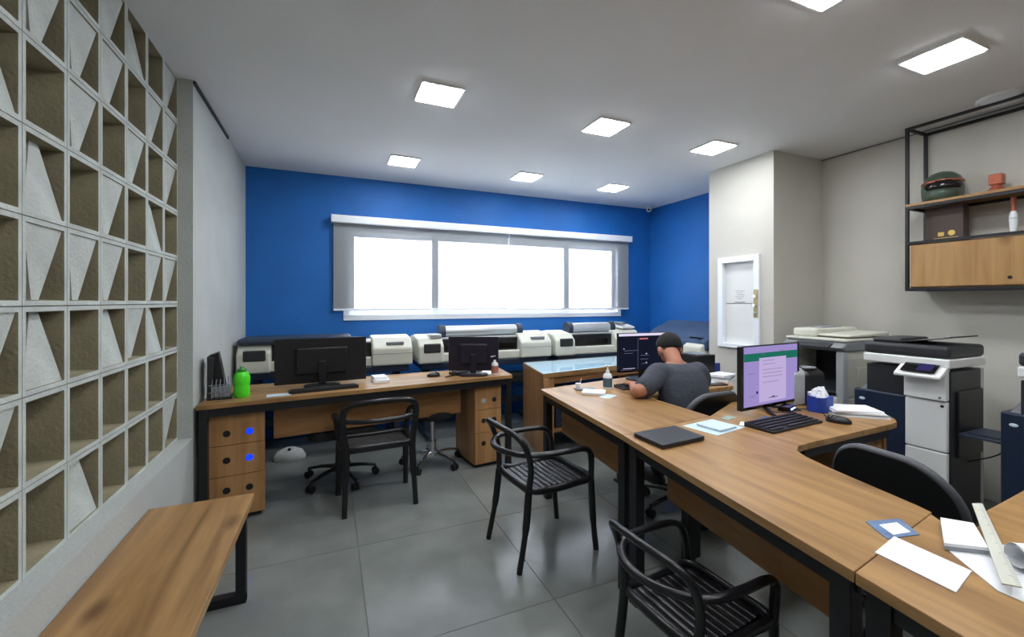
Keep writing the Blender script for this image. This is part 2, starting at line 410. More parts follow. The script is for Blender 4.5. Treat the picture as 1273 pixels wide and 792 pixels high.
vb = thing('blind_valance', 'long white box valance above the two roller blinds', 'blind valance', (1.9, D-.06, 2.17))
part('cassette', MB().box(-1.87, 1.87, -.045, .055, 0, .075), 'pvc', vb, .006)
part('end_cap', MB().box(-1.877,-1.869,-.047,.055,-.002,.077), 'white_plastic', vb); part('end_cap', MB().box(1.869,1.877,-.047,.055,-.002,.077), 'white_plastic', vb)
for a, b_, zb, lab in ((.045, 1.975, 1.275, 'left translucent grey roller blind over the window'), (1.985, 3.755, 1.262, 'right translucent grey roller blind over the window')):
    rb = thing('roller_blind', lab, 'roller blind', (a, D-.05, zb))
    fb = part('fabric', MB().box(0, b_-a, 0, .0015, .012, 2.17-zb), 'blind_fabric', rb)
    fb.data.materials.append(M['blind_fabric_back']); fb.data.polygons[4].material_index = 1
    part('bottom_bar', MB().box(0, b_-a, -.007, .008, -.006, .014), 'pvc', rb, .003)
ch = MB().tube([(1.98, D-.075, 2.17), (1.98, D-.075, 2.05)], .004)
solo('blind_chain', ch, 'white_plastic', 'short white pull chain hanging where the two blinds meet', 'chain')

# ------------------------------------------------------------------ ceiling lights
pos_x = (.6345, 1.885, 2.974); pos_y = (4.0125, 2.633, 1.175, -.25)
rown = ('nearest the blue window wall', 'in second row from the blue wall', 'in third row from the blue wall', 'just behind the camera')
coln = ('left', 'middle', 'right')
lf = MB().box(-.132,.132,-.132,.132,-.012,0); lfm = lf.mesh('trim_ring', 'white_plastic')
ldm = MB().box(-.12,.12,-.12,.12,-.016,-.0125).mesh('diffuser', 'led')
for j, y in enumerate(pos_y):
    for i, x in enumerate(pos_x):
        t_ = thing('ceiling_light', 'square LED ceiling panel, %s of three %s' % (coln[i], rown[j]), 'ceiling light', (x, y - (.10 if (i, j) == (1, 2) else 0), H), 0, 'square LED ceiling panels')
        link('trim_ring', lfm, t_); link('diffuser', ldm, t_)
cs = thing('ceiling_speaker', 'round white ceiling disc above the wall shelf', 'ceiling fitting', (3.93, 1.26, H))
part('rim', MB().lathe([(.12,-.001),(.12,-.012),(.105,-.022)], n=28), 'white_plastic', cs); part('grille', MB().lathe([(.10,-.018),(.09,-.03),(.02,-.034)], n=28), 'pvc', cs)
cc = thing('security_camera', 'tiny white security camera under the ceiling in the blue corner', 'camera', (4.02, 4.62, H))
part('mount', MB().lathe([(.035,-.001),(.035,-.025)]), 'white_plastic', cc); part('dome', MB().ball((0,0,-.045), .035), 'white_plastic', cc); part('lens', MB().ball((-.02,-.022,-.052), .014, 10, 6), 'glossy_black', cc)

# ------------------------------------------------------------------ plotters along the back wall
def plotter(name, label, x0, x1, y0, variant, rot=0., org=None):
    wd = x1-x0; t = thing(name, label, 'plotter', (x0, y0, 0) if org is None else org, rot, 'wide format plotters under the window')
    # local: x 0..wd, y 0(front)..0.55
    for xx in (.12, wd-.12):
        part('stand_leg', MB().box(xx-.03, xx+.03, .18, .36, .06, .72).box(xx-.04, xx+.04, 0, .55, .02, .07), 'slate_plastic', t, .006)
    part('stand_bar', MB().box(.12, wd-.12, .25, .30, .25, .31), 'slate_plastic', t)
    part('media_bin', MB().box(.15, wd-.15, .04, .22, .50, .60), 'dark_fabric', t, .02)
    part('under_cover', MB().box(.03, wd-.03, .03, .52, .70, .765), 'navy_plastic', t, .01)
    part('body', MB().box(.2, wd-.3, .1, .52, .76, .985), 'black_plastic', t, .01)
    part('front_cover', MB().box(.22, wd-.34, .035, .12, .765, .85), 'cream_plastic', t, .012)
    lm = part('left_module', MB().prism([(.0,.76),(.50,.76),(.50,1.0),(.30,1.03),(.08,1.0),(.0,.93)], 0, .25, Matrix(((0,0,1,0),(1,0,0,0),(0,1,0,0),(0,0,0,1)))), 'cream_plastic', t, .02, seg=3)
    part('ink_door', MB().box(.05, .215, -.012, .01, .865, .955), 'copier_dark', lm, .012)
    rm = part('right_module', MB().prism([(.0,.765),(.50,.765),(.50,1.0),(.30,1.035),(.10,1.02),(.0,.93)], wd-.37, wd, Matrix(((0,0,1,0),(1,0,0,0),(0,1,0,0),(0,0,0,1)))), 'cream_plastic', t, .02, seg=3)
    part('module_seam', MB().box(wd-.37, wd, -.004, .004, .876, .880), 'grey_plastic', rm)
    part('control_panel', MB().box(wd-.24, wd-.08, .015, .05, .955, .985), 'grey_plastic', rm, .006)
    part('window_slot', MB().box(.26, wd-.38, .095, .105, .86, .93), 'glossy_black', t, .004)
    if variant in (1, 2):
        part('roll_cover', MB().cyl((.30,.2,1.055),(wd-.34,.2,1.055),.058,n=24), 'silver', t)
        for xx in (.24, wd-.35): part('roll_end', MB().cyl((xx,.2,1.05),(xx+.06,.2,1.05),.074,n=24), 'slate_plastic', t, .01)
        part('roll_deck', MB().box(.25, wd-.30, .11, .42, .98, 1.0), 'silver', t, .006)
    else:
        part('paper_roll', MB().cyl((.6,.16,.975),(wd-.20,.16,.975),.036,n=20), 'white_plastic', t)
        part('roll_lid', MB().box(.0, .9, .02, .42, .995, 1.05), 'slate_plastic', t, .03, seg=3)
    if variant == 1: part('side_display', MB().box(.12,.24,.06,.2,1.0,1.04), 'silver', lm, .01)
    return t
plotter('plotter', 'leftmost wide plotter, grey lidded, half hidden behind the large dark monitor', -.70, .735, 4.1, 0)
plotter('plotter', 'cream plotter with a silver roll cover below the middle of the window', .79, 2.235, 4.1, 1)
plotter('plotter', 'cream plotter with a silver roll cover below the right end of the window', 2.285, 3.46, 4.1, 2)
# plotter standing against the far right wall, under a blue cover
pr_ = thing('plotter', 'wide plotter under a dark blue cover against the far right wall', 'plotter', (3.50, 4.06, 0), -PI/2, 'wide format plotters under the window')
part('stand_leg', MB().box(.08,.14,.15,.33,.04,.72).box(.07,.15,.02,.5,.02,.06), 'slate_plastic', pr_, .006); part('stand_leg', MB().box(.72,.78,.15,.33,.04,.72).box(.71,.79,.02,.5,.02,.06), 'slate_plastic', pr_, .006)
part('body', MB().box(0,.86,.04,.6,.70,.92), 'navy_plastic', pr_, .02)
part('cover', MB().prism([(-.01,.86),(.62,.86),(.62,1.10),(.36,1.14),(.10,1.04),(-.01,.96)], -.01, .88, Matrix(((0,0,1,0),(1,0,0,0),(0,1,0,0),(0,0,0,1)))), 'cover_cloth', pr_, .03, seg=3)
part('end_module', MB().prism([(-.06,.76),(.2,.76),(.2,.97),(.10,.99),(-.06,.90)], .62, .86, Matrix(((0,0,1,0),(1,0,0,0),(0,1,0,0),(0,0,0,1)))), 'cream_plastic', pr_, .015)
part('end_screen', MB().box(.66,.82,.0,.05,.985,.992), 'glossy_black', pr_)
dp = thing('desk_phone', 'small white office phone on top of the rightmost cream plotter', 'telephone', (3.34, 4.28, 1.035), .1)
part('phone_body', MB().prism([(-.08,0),(.09,0),(.09,.06),(-.08,.02)], -.1, .1, Matrix(((0,0,1,0),(1,0,0,0),(0,1,0,0),(0,0,0,1)))), 'white_plastic', dp, .008); part('handset', MB().box(-.095,-.05,-.08,.09,.05,.08), 'grey_plastic', dp, .012); part('display', MB().box(-.02,.07,.03,.07,.052,.056), 'copier_dark', dp)

# ------------------------------------------------------------------ desk helpers
def inset(poly, d):
    n = len(poly); a = sum(poly[i][0]*poly[(i+1)%n][1]-poly[(i+1)%n][0]*poly[i][1] for i in range(n))
    if a < 0: poly = poly[::-1]
    out = []
    for i in range(n):
        p0, p1, p2 = Vector(poly[i-1]), Vector(poly[i]), Vector(poly[(i+1)%n])
        d1 = (p1-p0).normalized(); d2 = (p2-p1).normalized(); n1 = Vector((-d1.y, d1.x)); n2 = Vector((-d2.y, d2.x))
        b = (n1+n2); b = b / max(.3, b.length_squared) * 2 * 1
        b = (n1+n2).normalized() * (d / max(.35, (n1+n2).normalized().dot(n1)))
        out.append((p1.x+b.x, p1.y+b.y))
    return out
def bar(p, q, w, z0, z1, mb=None, off=0.):
    p, q = Vector(p), Vector(q); d = (q-p).normalized(); n = Vector((-d.y, d.x)); p = p+n*off; q = q+n*off
    mb = mb or MB(); return mb.prism([tuple(p-n*w/2), tuple(q-n*w/2), tuple(q+n*w/2), tuple(p+n*w/2)], z0, z1)
TH = .028
def local(poly, o): return [(x-o[0], y-o[1]) for x, y in poly]

# ------------------------------------------------------------------ left desk
P = [(-.715,3.03),(1.413,3.281),(1.455,3.74),(-.715,3.64)]
o0 = (.35, 3.35); LP = local(P, o0)
ld = thing('office_desk', 'long oak desk with black frame along the left, facing the windows', 'desk', (o0[0], o0[1], 0))
part('desktop', MB().prism(LP, .75-TH, .75), 'oak_x', ld, .002)
fi = inset(LP, .03); fm = MB()
for i in range(4): bar(fi[i], fi[(i+1)%4], .035, .75-TH-.05, .75-TH, fm)
part('top_frame', fm, 'black_steel', ld)
for p in fi:
    part('leg', MB().box(p[0]-.022,p[0]+.022,p[1]-.022,p[1]+.022,0,.75-TH-.001), 'black_steel', ld, .002)
a, b_ = Vector(LP[0]), Vector(LP[1]); d = (b_-a).normalized(); nn = Vector((-d.y, d.x)); Ld = (b_-a).length
p0 = a+d*.40+nn*.17; p1 = a+d*(Ld-.40)+nn*.17
part('modesty_panel', bar(p0, p1, .018, .45, .672), 'oak_panel_x', ld, .001)
ang = math.atan2(d.y, d.x)
def pedestal(s0, wd, label, blues):
    base = a + d*s0 + nn*.055; base = Vector((base.x+o0[0], base.y+o0[1]))
    t = thing('drawer_pedestal', label, 'drawer unit', (base.x, base.y, 0), ang, 'oak drawer pedestals under the left desk')
    part('carcass', MB().box(0, wd, .02, .40, .03, .665), 'oak_panel_z', t, .002)
    part('plinth', MB().box(.02, wd-.02, .04, .38, 0, .03), 'black_trim', t)
    zs = ((.035,.285),(.289,.475),(.479,.663)); hz = (.20,.385,.55)
    for k, (za, zb) in enumerate(zs):
        dr = part('drawer', MB().box(.003, wd-.003, 0, .019, za, zb), 'oak_panel_z', t, .0015)
        for m_, hx in enumerate((wd*.32, wd*.72)):
            mm = blues.get((k, m_), 'hole_black')
            hb = MB(); n = 20
            hb.cyl((hx, -.0015, hz[k]), (hx, .004, hz[k]), .020, n=n)
            part('finger_hole', hb, mm, dr, label='finger hole with a painted-in blue reflection' if mm == 'blue_reflection' else None)
    return t
pedestal(.05, .30, 'oak drawer pedestal near the block wall with blue reflections painted into two finger holes', {(1,1):'blue_reflection',(2,1):'blue_reflection'})
pedestal(Ld-.32, .245, 'oak drawer pedestal at the window-side right end of the left desk', {(2,0):'silver'})

# ------------------------------------------------------------------ middle cutting counter (glass topped)
P = [(1.685,3.252),(2.95,3.46),(3.10,4.0),(1.811,3.938)]; o1 = (2.3, 3.6); LP1 = local(P, o1)
mc = thing('glass_topped_counter', 'oak counter with a glass top and a painted-in window reflection, in front of the plotters', 'counter', (o1[0], o1[1], 0))
part('countertop', MB().prism(LP1, .70, .742), 'oak_x', mc, .002)
part('reflection_sheet', MB().prism(inset(LP1, .012), .7421, .7424), 'paper_blue', mc)  # pale sheet added under the glass to paint in the window reflection
part('glass_top', MB().prism(inset(LP1, .004), .7425, .750), 'table_glass', mc)
part('side_panel', bar(LP1[0], LP1[3], .05, 0, .699, off=-.03), 'oak_panel_z', mc, .002)
part('side_panel', bar(LP1[1], LP1[2], .05, 0, .699, off=.03), 'oak_panel_z', mc, .002)
part('front_post', MB().box(LP1[0][0]+.055, LP1[0][0]+.12, LP1[0][1]+.02, LP1[0][1]+.05, 0, .699), 'oak_panel_z', mc, .002)
part('apron', bar(LP1[0], LP1[1], .02, .64, .699, off=.03), 'oak_panel_x', mc)
part('lower_shelf', MB().prism(inset(LP1, .06), .20, .222), 'oak_panel_x', mc)
pb = thing('storage_box', 'dark blue storage box under the glass-topped counter', 'box', (2.0, 3.52, .222), .16)
part('box_body', MB().box(-.14,.14,-.12,.12,0,.30), 'navy_plastic', pb, .006); part('lid', MB().box(-.145,.145,-.125,.125,.30,.33), 'slate_plastic', pb, .004)

# ------------------------------------------------------------------ counter row: desks A, B, C
def arc(c, r, a0, a1, k=6): return [(c[0]+r*math.cos(math.radians(a0+(a1-a0)*i/k)), c[1]+r*math.sin(math.radians(a0+(a1-a0)*i/k))) for i in range(k+1)]
def bench_desk(label, P, o, legs, panel, extra=None, grain='oak'):
    LPx = local(P, o)
    t = thing('corner_desk', label, 'desk', (o[0], o[1], 0), 0, 'oak corner desks of the long counter')
    part('desktop', MB().prism(LPx, .75-TH, .75), grain, t, .002)
    fm = MB()
    for (p, q) in legs['bars']: bar((p[0]-o[0],p[1]-o[1]), (q[0]-o[0],q[1]-o[1]), .04, .75-TH-.05, .75-TH-.001, fm)
    part('top_frame', fm, 'black_steel', t)
    for p in legs['posts']:
        x, y = p[0]-o[0], p[1]-o[1]
        part('leg', MB().box(x-.024,x+.024,y-.024,y+.024,0,.75-TH-.002), 'black_steel', t, .002)
    for (p, q) in panel:
        part('modesty_panel', bar((p[0]-o[0],p[1]-o[1]), (q[0]-o[0],q[1]-o[1]), .018, .47, .672), 'oak_panel', t, .001)
    return t
A = [(1.361,2.663),(1.246,1.602),(1.878,1.687),(1.885,2.10),(1.93,2.19),(2.70,2.215),(3.08,2.72),(3.08,2.90),(2.142,2.805)]
dA = bench_desk('oak corner desk at the far end of the counter, where the man sits', A, (1.6,2.2),
    dict(bars=[((1.40,2.63),(1.29,1.64)),((1.40,2.63),(2.9,2.83)),((1.29,1.64),(1.84,1.71)),((1.95,2.25),(2.72,2.27)),((1.84,1.71),(1.85,2.1))],
         posts=[(1.40,2.63),(1.290,1.645),(1.80,1.72),(2.70,2.30),(2.95,2.80)]),
    [((1.475,2.55),(1.375,1.72))])
B = [(1.243,1.598),(1.098,.585),(1.615,.66)] + [(1.63,.70),(1.70,.985),(1.735,1.09),(1.77,1.15),(1.83,1.185),(1.93,1.195)] + [(2.60,1.215),(2.66,1.225),(2.72,1.26),(2.775,1.32),(2.872,1.845),(2.26,1.862),(1.878,1.683)]
dB = bench_desk('oak corner desk in the middle of the counter, under the lilac-screened monitor', B, (1.6,1.4),
    dict(bars=[((1.285,1.56),(1.15,.62)),((1.285,1.56),(1.84,1.64)),((1.93,1.24),(2.62,1.26)),((1.88,1.65),(2.26,1.82)),((2.26,1.82),(2.82,1.80)),((1.15,.62),(1.58,.69))],
         posts=[(1.278,1.548),(1.152,.632),(1.66,1.62),(2.66,1.30),(2.80,1.79)]),
    [((1.42,1.50),(1.30,.70))])
part('side_cubby', MB().box(2.28-1.6,2.62-1.6,1.27-1.4,1.29-1.4,.40,.655).box(2.62-1.6,2.64-1.6,1.26-1.4,1.70-1.4,.30,.665).box(2.28-1.6,2.30-1.6,1.27-1.4,1.70-1.4,.30,.665).box(2.28-1.6,2.63-1.6,1.27-1.4,1.70-1.4,.30,.32), 'oak_panel', dB, .001)
part('side_cubby', MB().box(2.50-1.6,2.52-1.6,2.32-2.2,2.7-2.2,.36,.665).box(2.78-1.6,2.80-1.6,2.36-2.2,2.7-2.2,.36,.665).box(2.50-1.6,2.80-1.6,2.36-2.2,2.7-2.2,.36,.38).box(2.5-1.6,2.8-1.6,2.36-2.2,2.7-2.2,.50,.515), 'oak_panel', dA, .001)
Cc = [(1.097,.582),(.905,-.75),(1.50,-.75),(1.56,-.10),(2.75,-.10),(2.75,.655),(1.751,.601),(1.66,.572),(1.60,.568),(1.555,.60),(1.60,.656)]
dC = bench_desk('oak corner desk nearest the camera, with envelope and ruler on it', Cc, (1.5,.2),
    dict(bars=[((1.14,.55),(.96,-.70)),((1.66,.53),(2.72,.60)),((1.14,.55),(1.55,.60)),((.96,-.70),(1.46,-.70))],
         posts=[(1.133,.545),(.965,-.70),(1.46,-.70),(2.70,.60),(2.70,-.06)]),
    [((1.215,.48),(1.06,-.62))])

# ------------------------------------------------------------------ wooden bench
P = [(-.728,2.357),(-.728,.78),(-.36,.78),(-.327,2.36)]
bn = thing('wooden_bench', 'low oak bench with black steel loop legs along the block wall', 'bench', (-.53, 1.55, 0)); LPb = local(P, (-.53,1.55))
part('bench_top', MB().prism(LPb, .415, .45), 'oak', bn, .002)
for y in (.72, -.14, -.70):
    x0, x1 = -.17, (.165 if y > 0 else .135)
    part('leg_frame', MB().box(x0-.02,x0+.02,y-.02,y+.02,.0,.414).box(x1-.02,x1+.02,y-.02,y+.02,0,.414).box(x0-.02,x1+.02,y-.0199,y+.0199,0,.04), 'black_steel', bn)

# ------------------------------------------------------------------ black plastic armchairs
def armchair():
    t = thing('plastic_armchair', 'x', 'chair', (0,0,0), 0, 'black plastic armchairs')
    def path(pts): return smooth_path(pts, 6)
    part('seat_frame', MB().tube(smooth_path([(-.20,-.17,.455),(-.20,.17,.455),(-.08,.20,.435),(.10,.205,.44),(.21,.195,.45),(.225,.0,.445),(.21,-.195,.45),(.10,-.205,.44),(-.08,-.20,.435)], 5, True), .017, 10, closed=True, flat=1.3), 'chair_black', t)
    part('seat', MB().prism(rrect(.43,.40,.05), .425, .440, Matrix.Translation((.005,0,0))), 'chair_black', t, .006)
    sm = None
    for k in range(10):
        x = -.165 + k*.038
        wv = .17 + .01*math.sin(k/9*PI)
        zz = .4405 + .006*math.cos((k-4.5)/4.5*PI*.8)*-1
        mb = MB().tube([(0,-wv,0),(0,-wv*.5,-.002),(0,0,-.003),(0,wv*.5,-.002),(0,wv,0)], .0185, 10, flat=.28)
        link('seat_slat', mb.mesh('seat_slat', 'chair_black'), t, loc=(x, 0, .444))
    for s in (-1, 1):
        part('leg', MB().tube(path([(.245,s*.215,0),(.225,s*.212,.2),(.212,s*.21,.44)]), [.017]*6+[.020]*7, 10), 'chair_black', t)
        part('leg', MB().tube(path([(-.27,s*.205,0),(-.225,s*.197,.24),(-.203,s*.19,.45)]), [.016]*6+[.021]*7, 10), 'chair_black', t)
    arm = [(.212,.21,.44),(.205,.222,.56),(.185,.232,.625),(.13,.238,.655),(.02,.242,.66),(-.12,.235,.662),(-.22,.19,.662),(-.285,.10,.662),(-.305,0,.662)]
    arm = arm + [(x,-y,z) for x,y,z in arm[::-1][1:]]
    part('arm_rail', MB().tube(path(arm),   .0195, 10, flat=.85), 'chair_black', t)
    hp = [(-.203,.19,.45),(-.198,.205,.56),(-.215,.212,.66),(-.25,.205,.74),(-.285,.165,.785),(-.305,.08,.80),(-.31,0,.803)]
    hp = hp + [(x,-y,z) for x,y,z in hp[::-1][1:]]
    part('back_hoop', MB().tube(path(hp),   .0195, 10, flat=.85), 'chair_black', t)
    return t
ac = armchair()
ac.location = (1.11,2.15,0); ac.rotation_euler.z = math.radians(5); ac.scale = (.93,.89,.88)
ac['label'] = 'black plastic armchair pulled out in the middle of the floor, facing the counter'
c2 = copy_tree(ac); c2.location = (1.13,1.085,0); c2.rotation_euler.z = math.radians(3); c2.scale = (.80,.80,.77)
c2['label'] = 'black plastic armchair nearest the camera, tucked beside the counter'
c3 = copy_tree(ac); c3.location = (.305,3.08,0); c3.rotation_euler.z = math.radians(93); c3.scale = (.72,1.10,.90)
c3['label'] = 'black plastic armchair seen from behind, pushed up to the left desk'

# ------------------------------------------------------------------ office chairs
def base_parts(t, m, wheel='black_plastic', r=.26, zt=.40, rot=0.):
    part('gas_column', MB().cyl((0,0,.10),(0,0,zt),.022).cyl((0,0,.09),(0,0,.2),.034), m, t)
    hb = part('hub', MB().cyl((0,0,.075),(0,0,.125),.045), m, t)
    for k in range(5):
        a = rot + 2*PI*k/5; ca, sa = math.cos(a), math.sin(a)
        lg = part('base_leg', MB().tube([(ca*.03,sa*.03,.105),(ca*r*.6,sa*r*.6,.095),(ca*r,sa*r,.072)], [.022,.018,.014], 8, flat=.7), m, t)
        cx, cy = ca*r, sa*r; px, py = -sa, ca
        part('caster', MB().cyl((cx+px*.022,cy+py*.022,.027),(cx+px*.006,cy+py*.006,.027),.027,n=14).cyl((cx-px*.022,cy-py*.022,.027),(cx-px*.006,cy-py*.006,.027),.027,n=14).cyl((cx,cy,.03),(cx,cy,.07),.008,n=8), wheel, lg)
def cushion(w_, d_, z0, z1, x=0, y=0, r=.07): return MB().prism(rrect(w_, d_, r, 6), z0, z1, Matrix.Translation((x,y,0)))
def office_chair(label, loc, rz, m='dark_fabric', back=(.44,.40,.90), basem='black_plastic', arms=False, seatz=.44, cat='chair', thick=.045, top_r=.12):
    t = thing('office_chair', label, cat, loc, rz)
    base_parts(t, basem, rot=.3, zt=seatz-.06)
    part('mechanism', MB().box(-.09,.07,-.07,.07,seatz-.075,seatz-.045), 'black_plastic', t, .01)
    part('seat', cushion(.44,.46,seatz-.045,seatz+.02,.02,0,.09), m, t, .02, seg=3)
    if back:
        bw, bz0, bz1 = back
        poly = []
        hh = bz1-bz0
        for (y, z) in rrect(bw, hh, top_r, 8): 
            k = (z+hh/2)/hh; poly.append((y*(.90+.10*(1-abs(k-.45))), z))
        # curved back panel: front and back skins
        n = len(poly); fr_, bk = [], []
        for y, z in poly:
            cx = -.24 - .10*(z/hh) + .9*y*y*.6
            fr_.append((cx+thick/2, y, z+bz0+hh/2)); bk.append((cx-thick/2, y, z+bz0+hh/2))
        cf = (-.24+thick/2, 0, bz0+hh/2); cb = (-.24-thick/2, 0, bz0+hh/2)
        mb = MB(); mb.add(fr_+[cf], [(i,(i+1)%n,n) for i in range(n)], True); mb.add(bk+[cb], [((i+1)%n,i,n) for i in range(n)], True)
        mb.add(fr_+bk, [(i,n+i,n+(i+1)%n,(i+1)%n) for i in range(n)], True)
        bk_o = part('backrest', mb, m, t)
        part('piping', MB().tube([((f[0]+g[0])/2, f[1], f[2]) for f, g in zip(fr_, bk)], thick*.42, 8, closed=True), 'grey_piping' if thick < .05 else m, bk_o)
        part('back_bracket', MB().tube(smooth_path([(-.05,0,seatz-.06),(-.20,0,seatz-.06),(-.285,0,seatz+.02),(-.265,0,bz0+hh*.4)], 5), .022, 8), 'black_plastic', t)
    if arms:
        for s in (-1, 1):
            part('armrest', MB().tube(smooth_path([(.0,s*.20,seatz-.05),(.0,s*.26,seatz),(-.01,s*.265,seatz+.18)], 5), .014, 8).box(-.12,.13,s*.265-.03,s*.265+.03,seatz+.18,seatz+.205), 'black_plastic', t, .004)
    return t
office_chair('black office chair whose wide backrest rises behind the counter, nearest the camera', (2.17,.885,0), math.radians(-5), 'dark_leather', (.41,.44,.80), thick=.04, top_r=.15)
office_chair('black office chair the man in the grey T-shirt sits on', (2.13,2.14,0), math.radians(92), 'dark_leather', (.42,.50,.805), seatz=.46, thick=.045)
office_chair('black office chair with black star base behind the left desk', (.08,3.52,0), math.radians(-85), 'dark_fabric', (.42,.50,.74), seatz=.42)
st = thing('swivel_stool', 'round black swivel stool with chrome star base under the left desk', 'stool', (.80, 3.56, 0))
base_parts(st, 'chrome', rot=.25, r=.25); part('seat', MB().lathe([(.17,.40),(.205,.425),(.21,.455),(.18,.48),(.0,.485)], n=28), 'dark_fabric', st)
part('lever', MB().tube([(0,0,.395),(-.14,-.10,.39)], .006, 6), 'black_plastic', st)

# ------------------------------------------------------------------ monitors
def monitor(label, loc, rz, wd, hh, zc, screen=None, back=False, base='plate', m='black_plastic'):
    """screen faces local -y"""
    t = thing('monitor', label, 'monitor', loc, rz)
    z0 = zc-hh/2; z1 = zc+hh/2
    part('housing', MB().box(-wd/2, wd/2, 0, .022, z0, z1), m, t, .004)
    part('back_bulge', MB().box(-wd*.28, wd*.28, .022, .05, z0+hh*.2, z1-hh*.2), m, t, .012)
    if screen: part('bezel', MB().box(-wd/2, wd/2, -.003, .0, z0, z0+.014), 'glossy_black', t)
    part('stand_neck', MB().box(-.025,.025,.045,.065, .015, zc), m, t, .006)
    if base == 'plate': part('stand_base', MB().prism(rrect(.24,.17,.06), 0, .012, Matrix.Translation((0,.05,0))), m, t, .003)
    else:
        for s in (-1, 1): part('stand_foot', MB().tube([(0,.06,.022),(s*.12,-.09,.008)], [.018,.008], 8, flat=.6), 'black_plastic', t)
        part('stand_foot', MB().tube([(0,.06,.022),(0,.15,.008)], [.018,.008], 8, flat=.6), 'black_plastic', t)
        part('red_ring', MB().cyl((0,.055,.05),(0,.055,.065),.03), 'scr_red', t, label='thin red ring round the stand')
    return t, z0, z1
# left dark monitor (back to us) and second one
m1, _, _ = monitor('large dark monitor seen from behind beside the green bottle', (-.045,3.44,.75), math.radians(180+3), .615, .325, .185, m='black_plastic')
m2, _, _ = monitor('dark monitor seen from behind near the right end of the left desk', (1.125,3.44,.75), math.radians(180-22), .42, .285, .175, m='purple_black')
# man's monitor
m3, z0, z1 = monitor("monitor with a dark screen in front of the man in grey", (2.27,2.645,.75), math.radians(-3), .505, .30, .222, screen=True)
s3 = part('screen', MB().box(-.247,.247,-.0012,-.0002,z0+.016,z1-.005), 'scr_dark', m3)
def strip(parent, x0, x1, za, zb, m, y=-.002): part('screen_area', MB().box(x0,x1,y,y+.0006,za,zb), m, parent)
strip(s3,-.247,.247,z1-.024,z1-.005,'scr_white'); strip(s3,-.06,.02,z1-.052,z1-.042,'scr_red')
for k,(a1,b1,c1,d1,mm) in enumerate([(-.20,-.07,.235,.238,'scr_text'),(-.20,-.12,.215,.218,'scr_text'),(-.05,.03,.195,.198,'scr_text'),(-.05,.02,.165,.168,'scr_text'),(-.04,.01,.13,.133,'scr_text'),(.14,.20,.235,.25,'scr_teal'),(.14,.20,.185,.21,'scr_teal'),(-.21,-.10,.098,.101,'scr_white'),(-.23,-.13,.088,.091,'scr_text'),(.0,.01,.205,.212,'scr_white'),(.0,.01,.135,.142,'scr_white'),(-.205,-.198,.248,.255,'scr_white'),(-.075,-.073,.09,.33,'scr_text')]): strip(s3,a1,b1,c1,d1,mm)
# lilac monitor
m4, z0, z1 = monitor('monitor with a lilac screen, green banner and document page on the middle desk', (2.29,1.63,.75), math.radians(5), .56, .345, .20, screen=True, base='feet')
s4 = part('screen', MB().box(-.252,.252,-.0012,-.0002,z0+.016,z1-.006), 'scr_lilac', m4)
strip(s4,-.252,.252,z1-.085,z1-.042,'scr_green'); strip(s4,-.12,.135,z0+.03,z1-.07,'scr_page',-.0028)
for (a1,b1,c1,d1,mm) in [(.07,.12,.33,.334,'scr_text'),(-.10,-.06,.322,.325,'scr_text'),(-.09,.02,.285,.287,'scr_text'),(-.09,.03,.265,.267,'scr_text'),(-.09,.10,.235,.237,'scr_text'),(-.09,.09,.215,.217,'scr_text'),(-.09,.10,.195,.197,'scr_text'),(-.09,.06,.165,.167,'scr_text'),(-.03,.05,.075,.079,'scr_teal'),(0,.02,.079,.084,'scr_navy')]:
    strip(s4,a1,b1,c1,d1,mm,-.0036)
strip(s4,-.145,-.128,.108,.122,'scr_navy'); strip(s4,-.22,-.16,.22,.222,'scr_text'); strip(s4,-.21,-.15,.10,.102,'scr_text'); strip(s4,-.2,-.15,.09,.0915,'scr_text')

# keyboards / mice
def keyboard(label, loc, rz, wd=.43, dd=.15, m='black_plastic'):
    t = thing('keyboard', label, 'keyboard', loc, rz)
    part('case', MB().prism([(-dd/2,0),(dd/2,0),(dd/2,.022),(-dd/2,.010)], -wd/2, wd/2, Matrix(((0,0,1,0),(1,0,0,0),(0,1,0,0),(0,0,0,1)))), m, t, .002)
    km = MB().box(-.0078,.0078,-.0075,.0075,0,.006).mesh('key', 'purple_black' if m != 'black_plastic' else 'copier_dark')
    nx = int(wd/.0195)-1
    for r in range(5):
        y = -dd/2+.022+r*(dd-.04)/4
        for c_ in range(nx):
            if r == 0 and 5 <= c_ <= 10: continue
            link('key', km, t, loc=(-wd/2+.02+c_*(wd-.04)/(nx-1), y, .009+.012*(y+dd/2)/dd))
    part('space_bar', MB().box(-.055,.065,-dd/2+.0145,-dd/2+.0295,.012,.017), 'copier_dark', t)
    return t
def mouse(label, loc, rz, cat='mouse'):
    t = thing('computer_mouse', label, cat, loc, rz)
    part('shell', MB().ball((0,0,.008), (.055,.031,.026), 18, 10), 'black_plastic', t)
    part('button_panel', MB().ball((.02,0,.016), (.030,.024,.0205), 14, 8), 'glossy_black', t)
    part('scroll_wheel', MB().cyl((.032,-.004,.034),(.032,.004,.034),.007,n=10), 'silver', t)
keyboard('black keyboard in front of the lilac-screened monitor', (2.085,1.42,.75), math.radians(4), .41, .145)
mouse('black mouse beside the paper stack on the middle desk', (2.375,1.335,.75), math.radians(115))
keyboard("black keyboard under the man's left hand", (2.01,2.45,.75), math.radians(-4), .28, .12)
keyboard('dark keyboard below the large monitor on the left desk', (-.03,3.25,.75), math.radians(188), .44, .12)
mouse('small black mouse on the shiny right half of the left desk', (.79,3.47,.75), 0)
keyboard('slim dark keyboard below the smaller monitor on the left desk', (1.08,3.52,.75), math.radians(20), .28, .10)

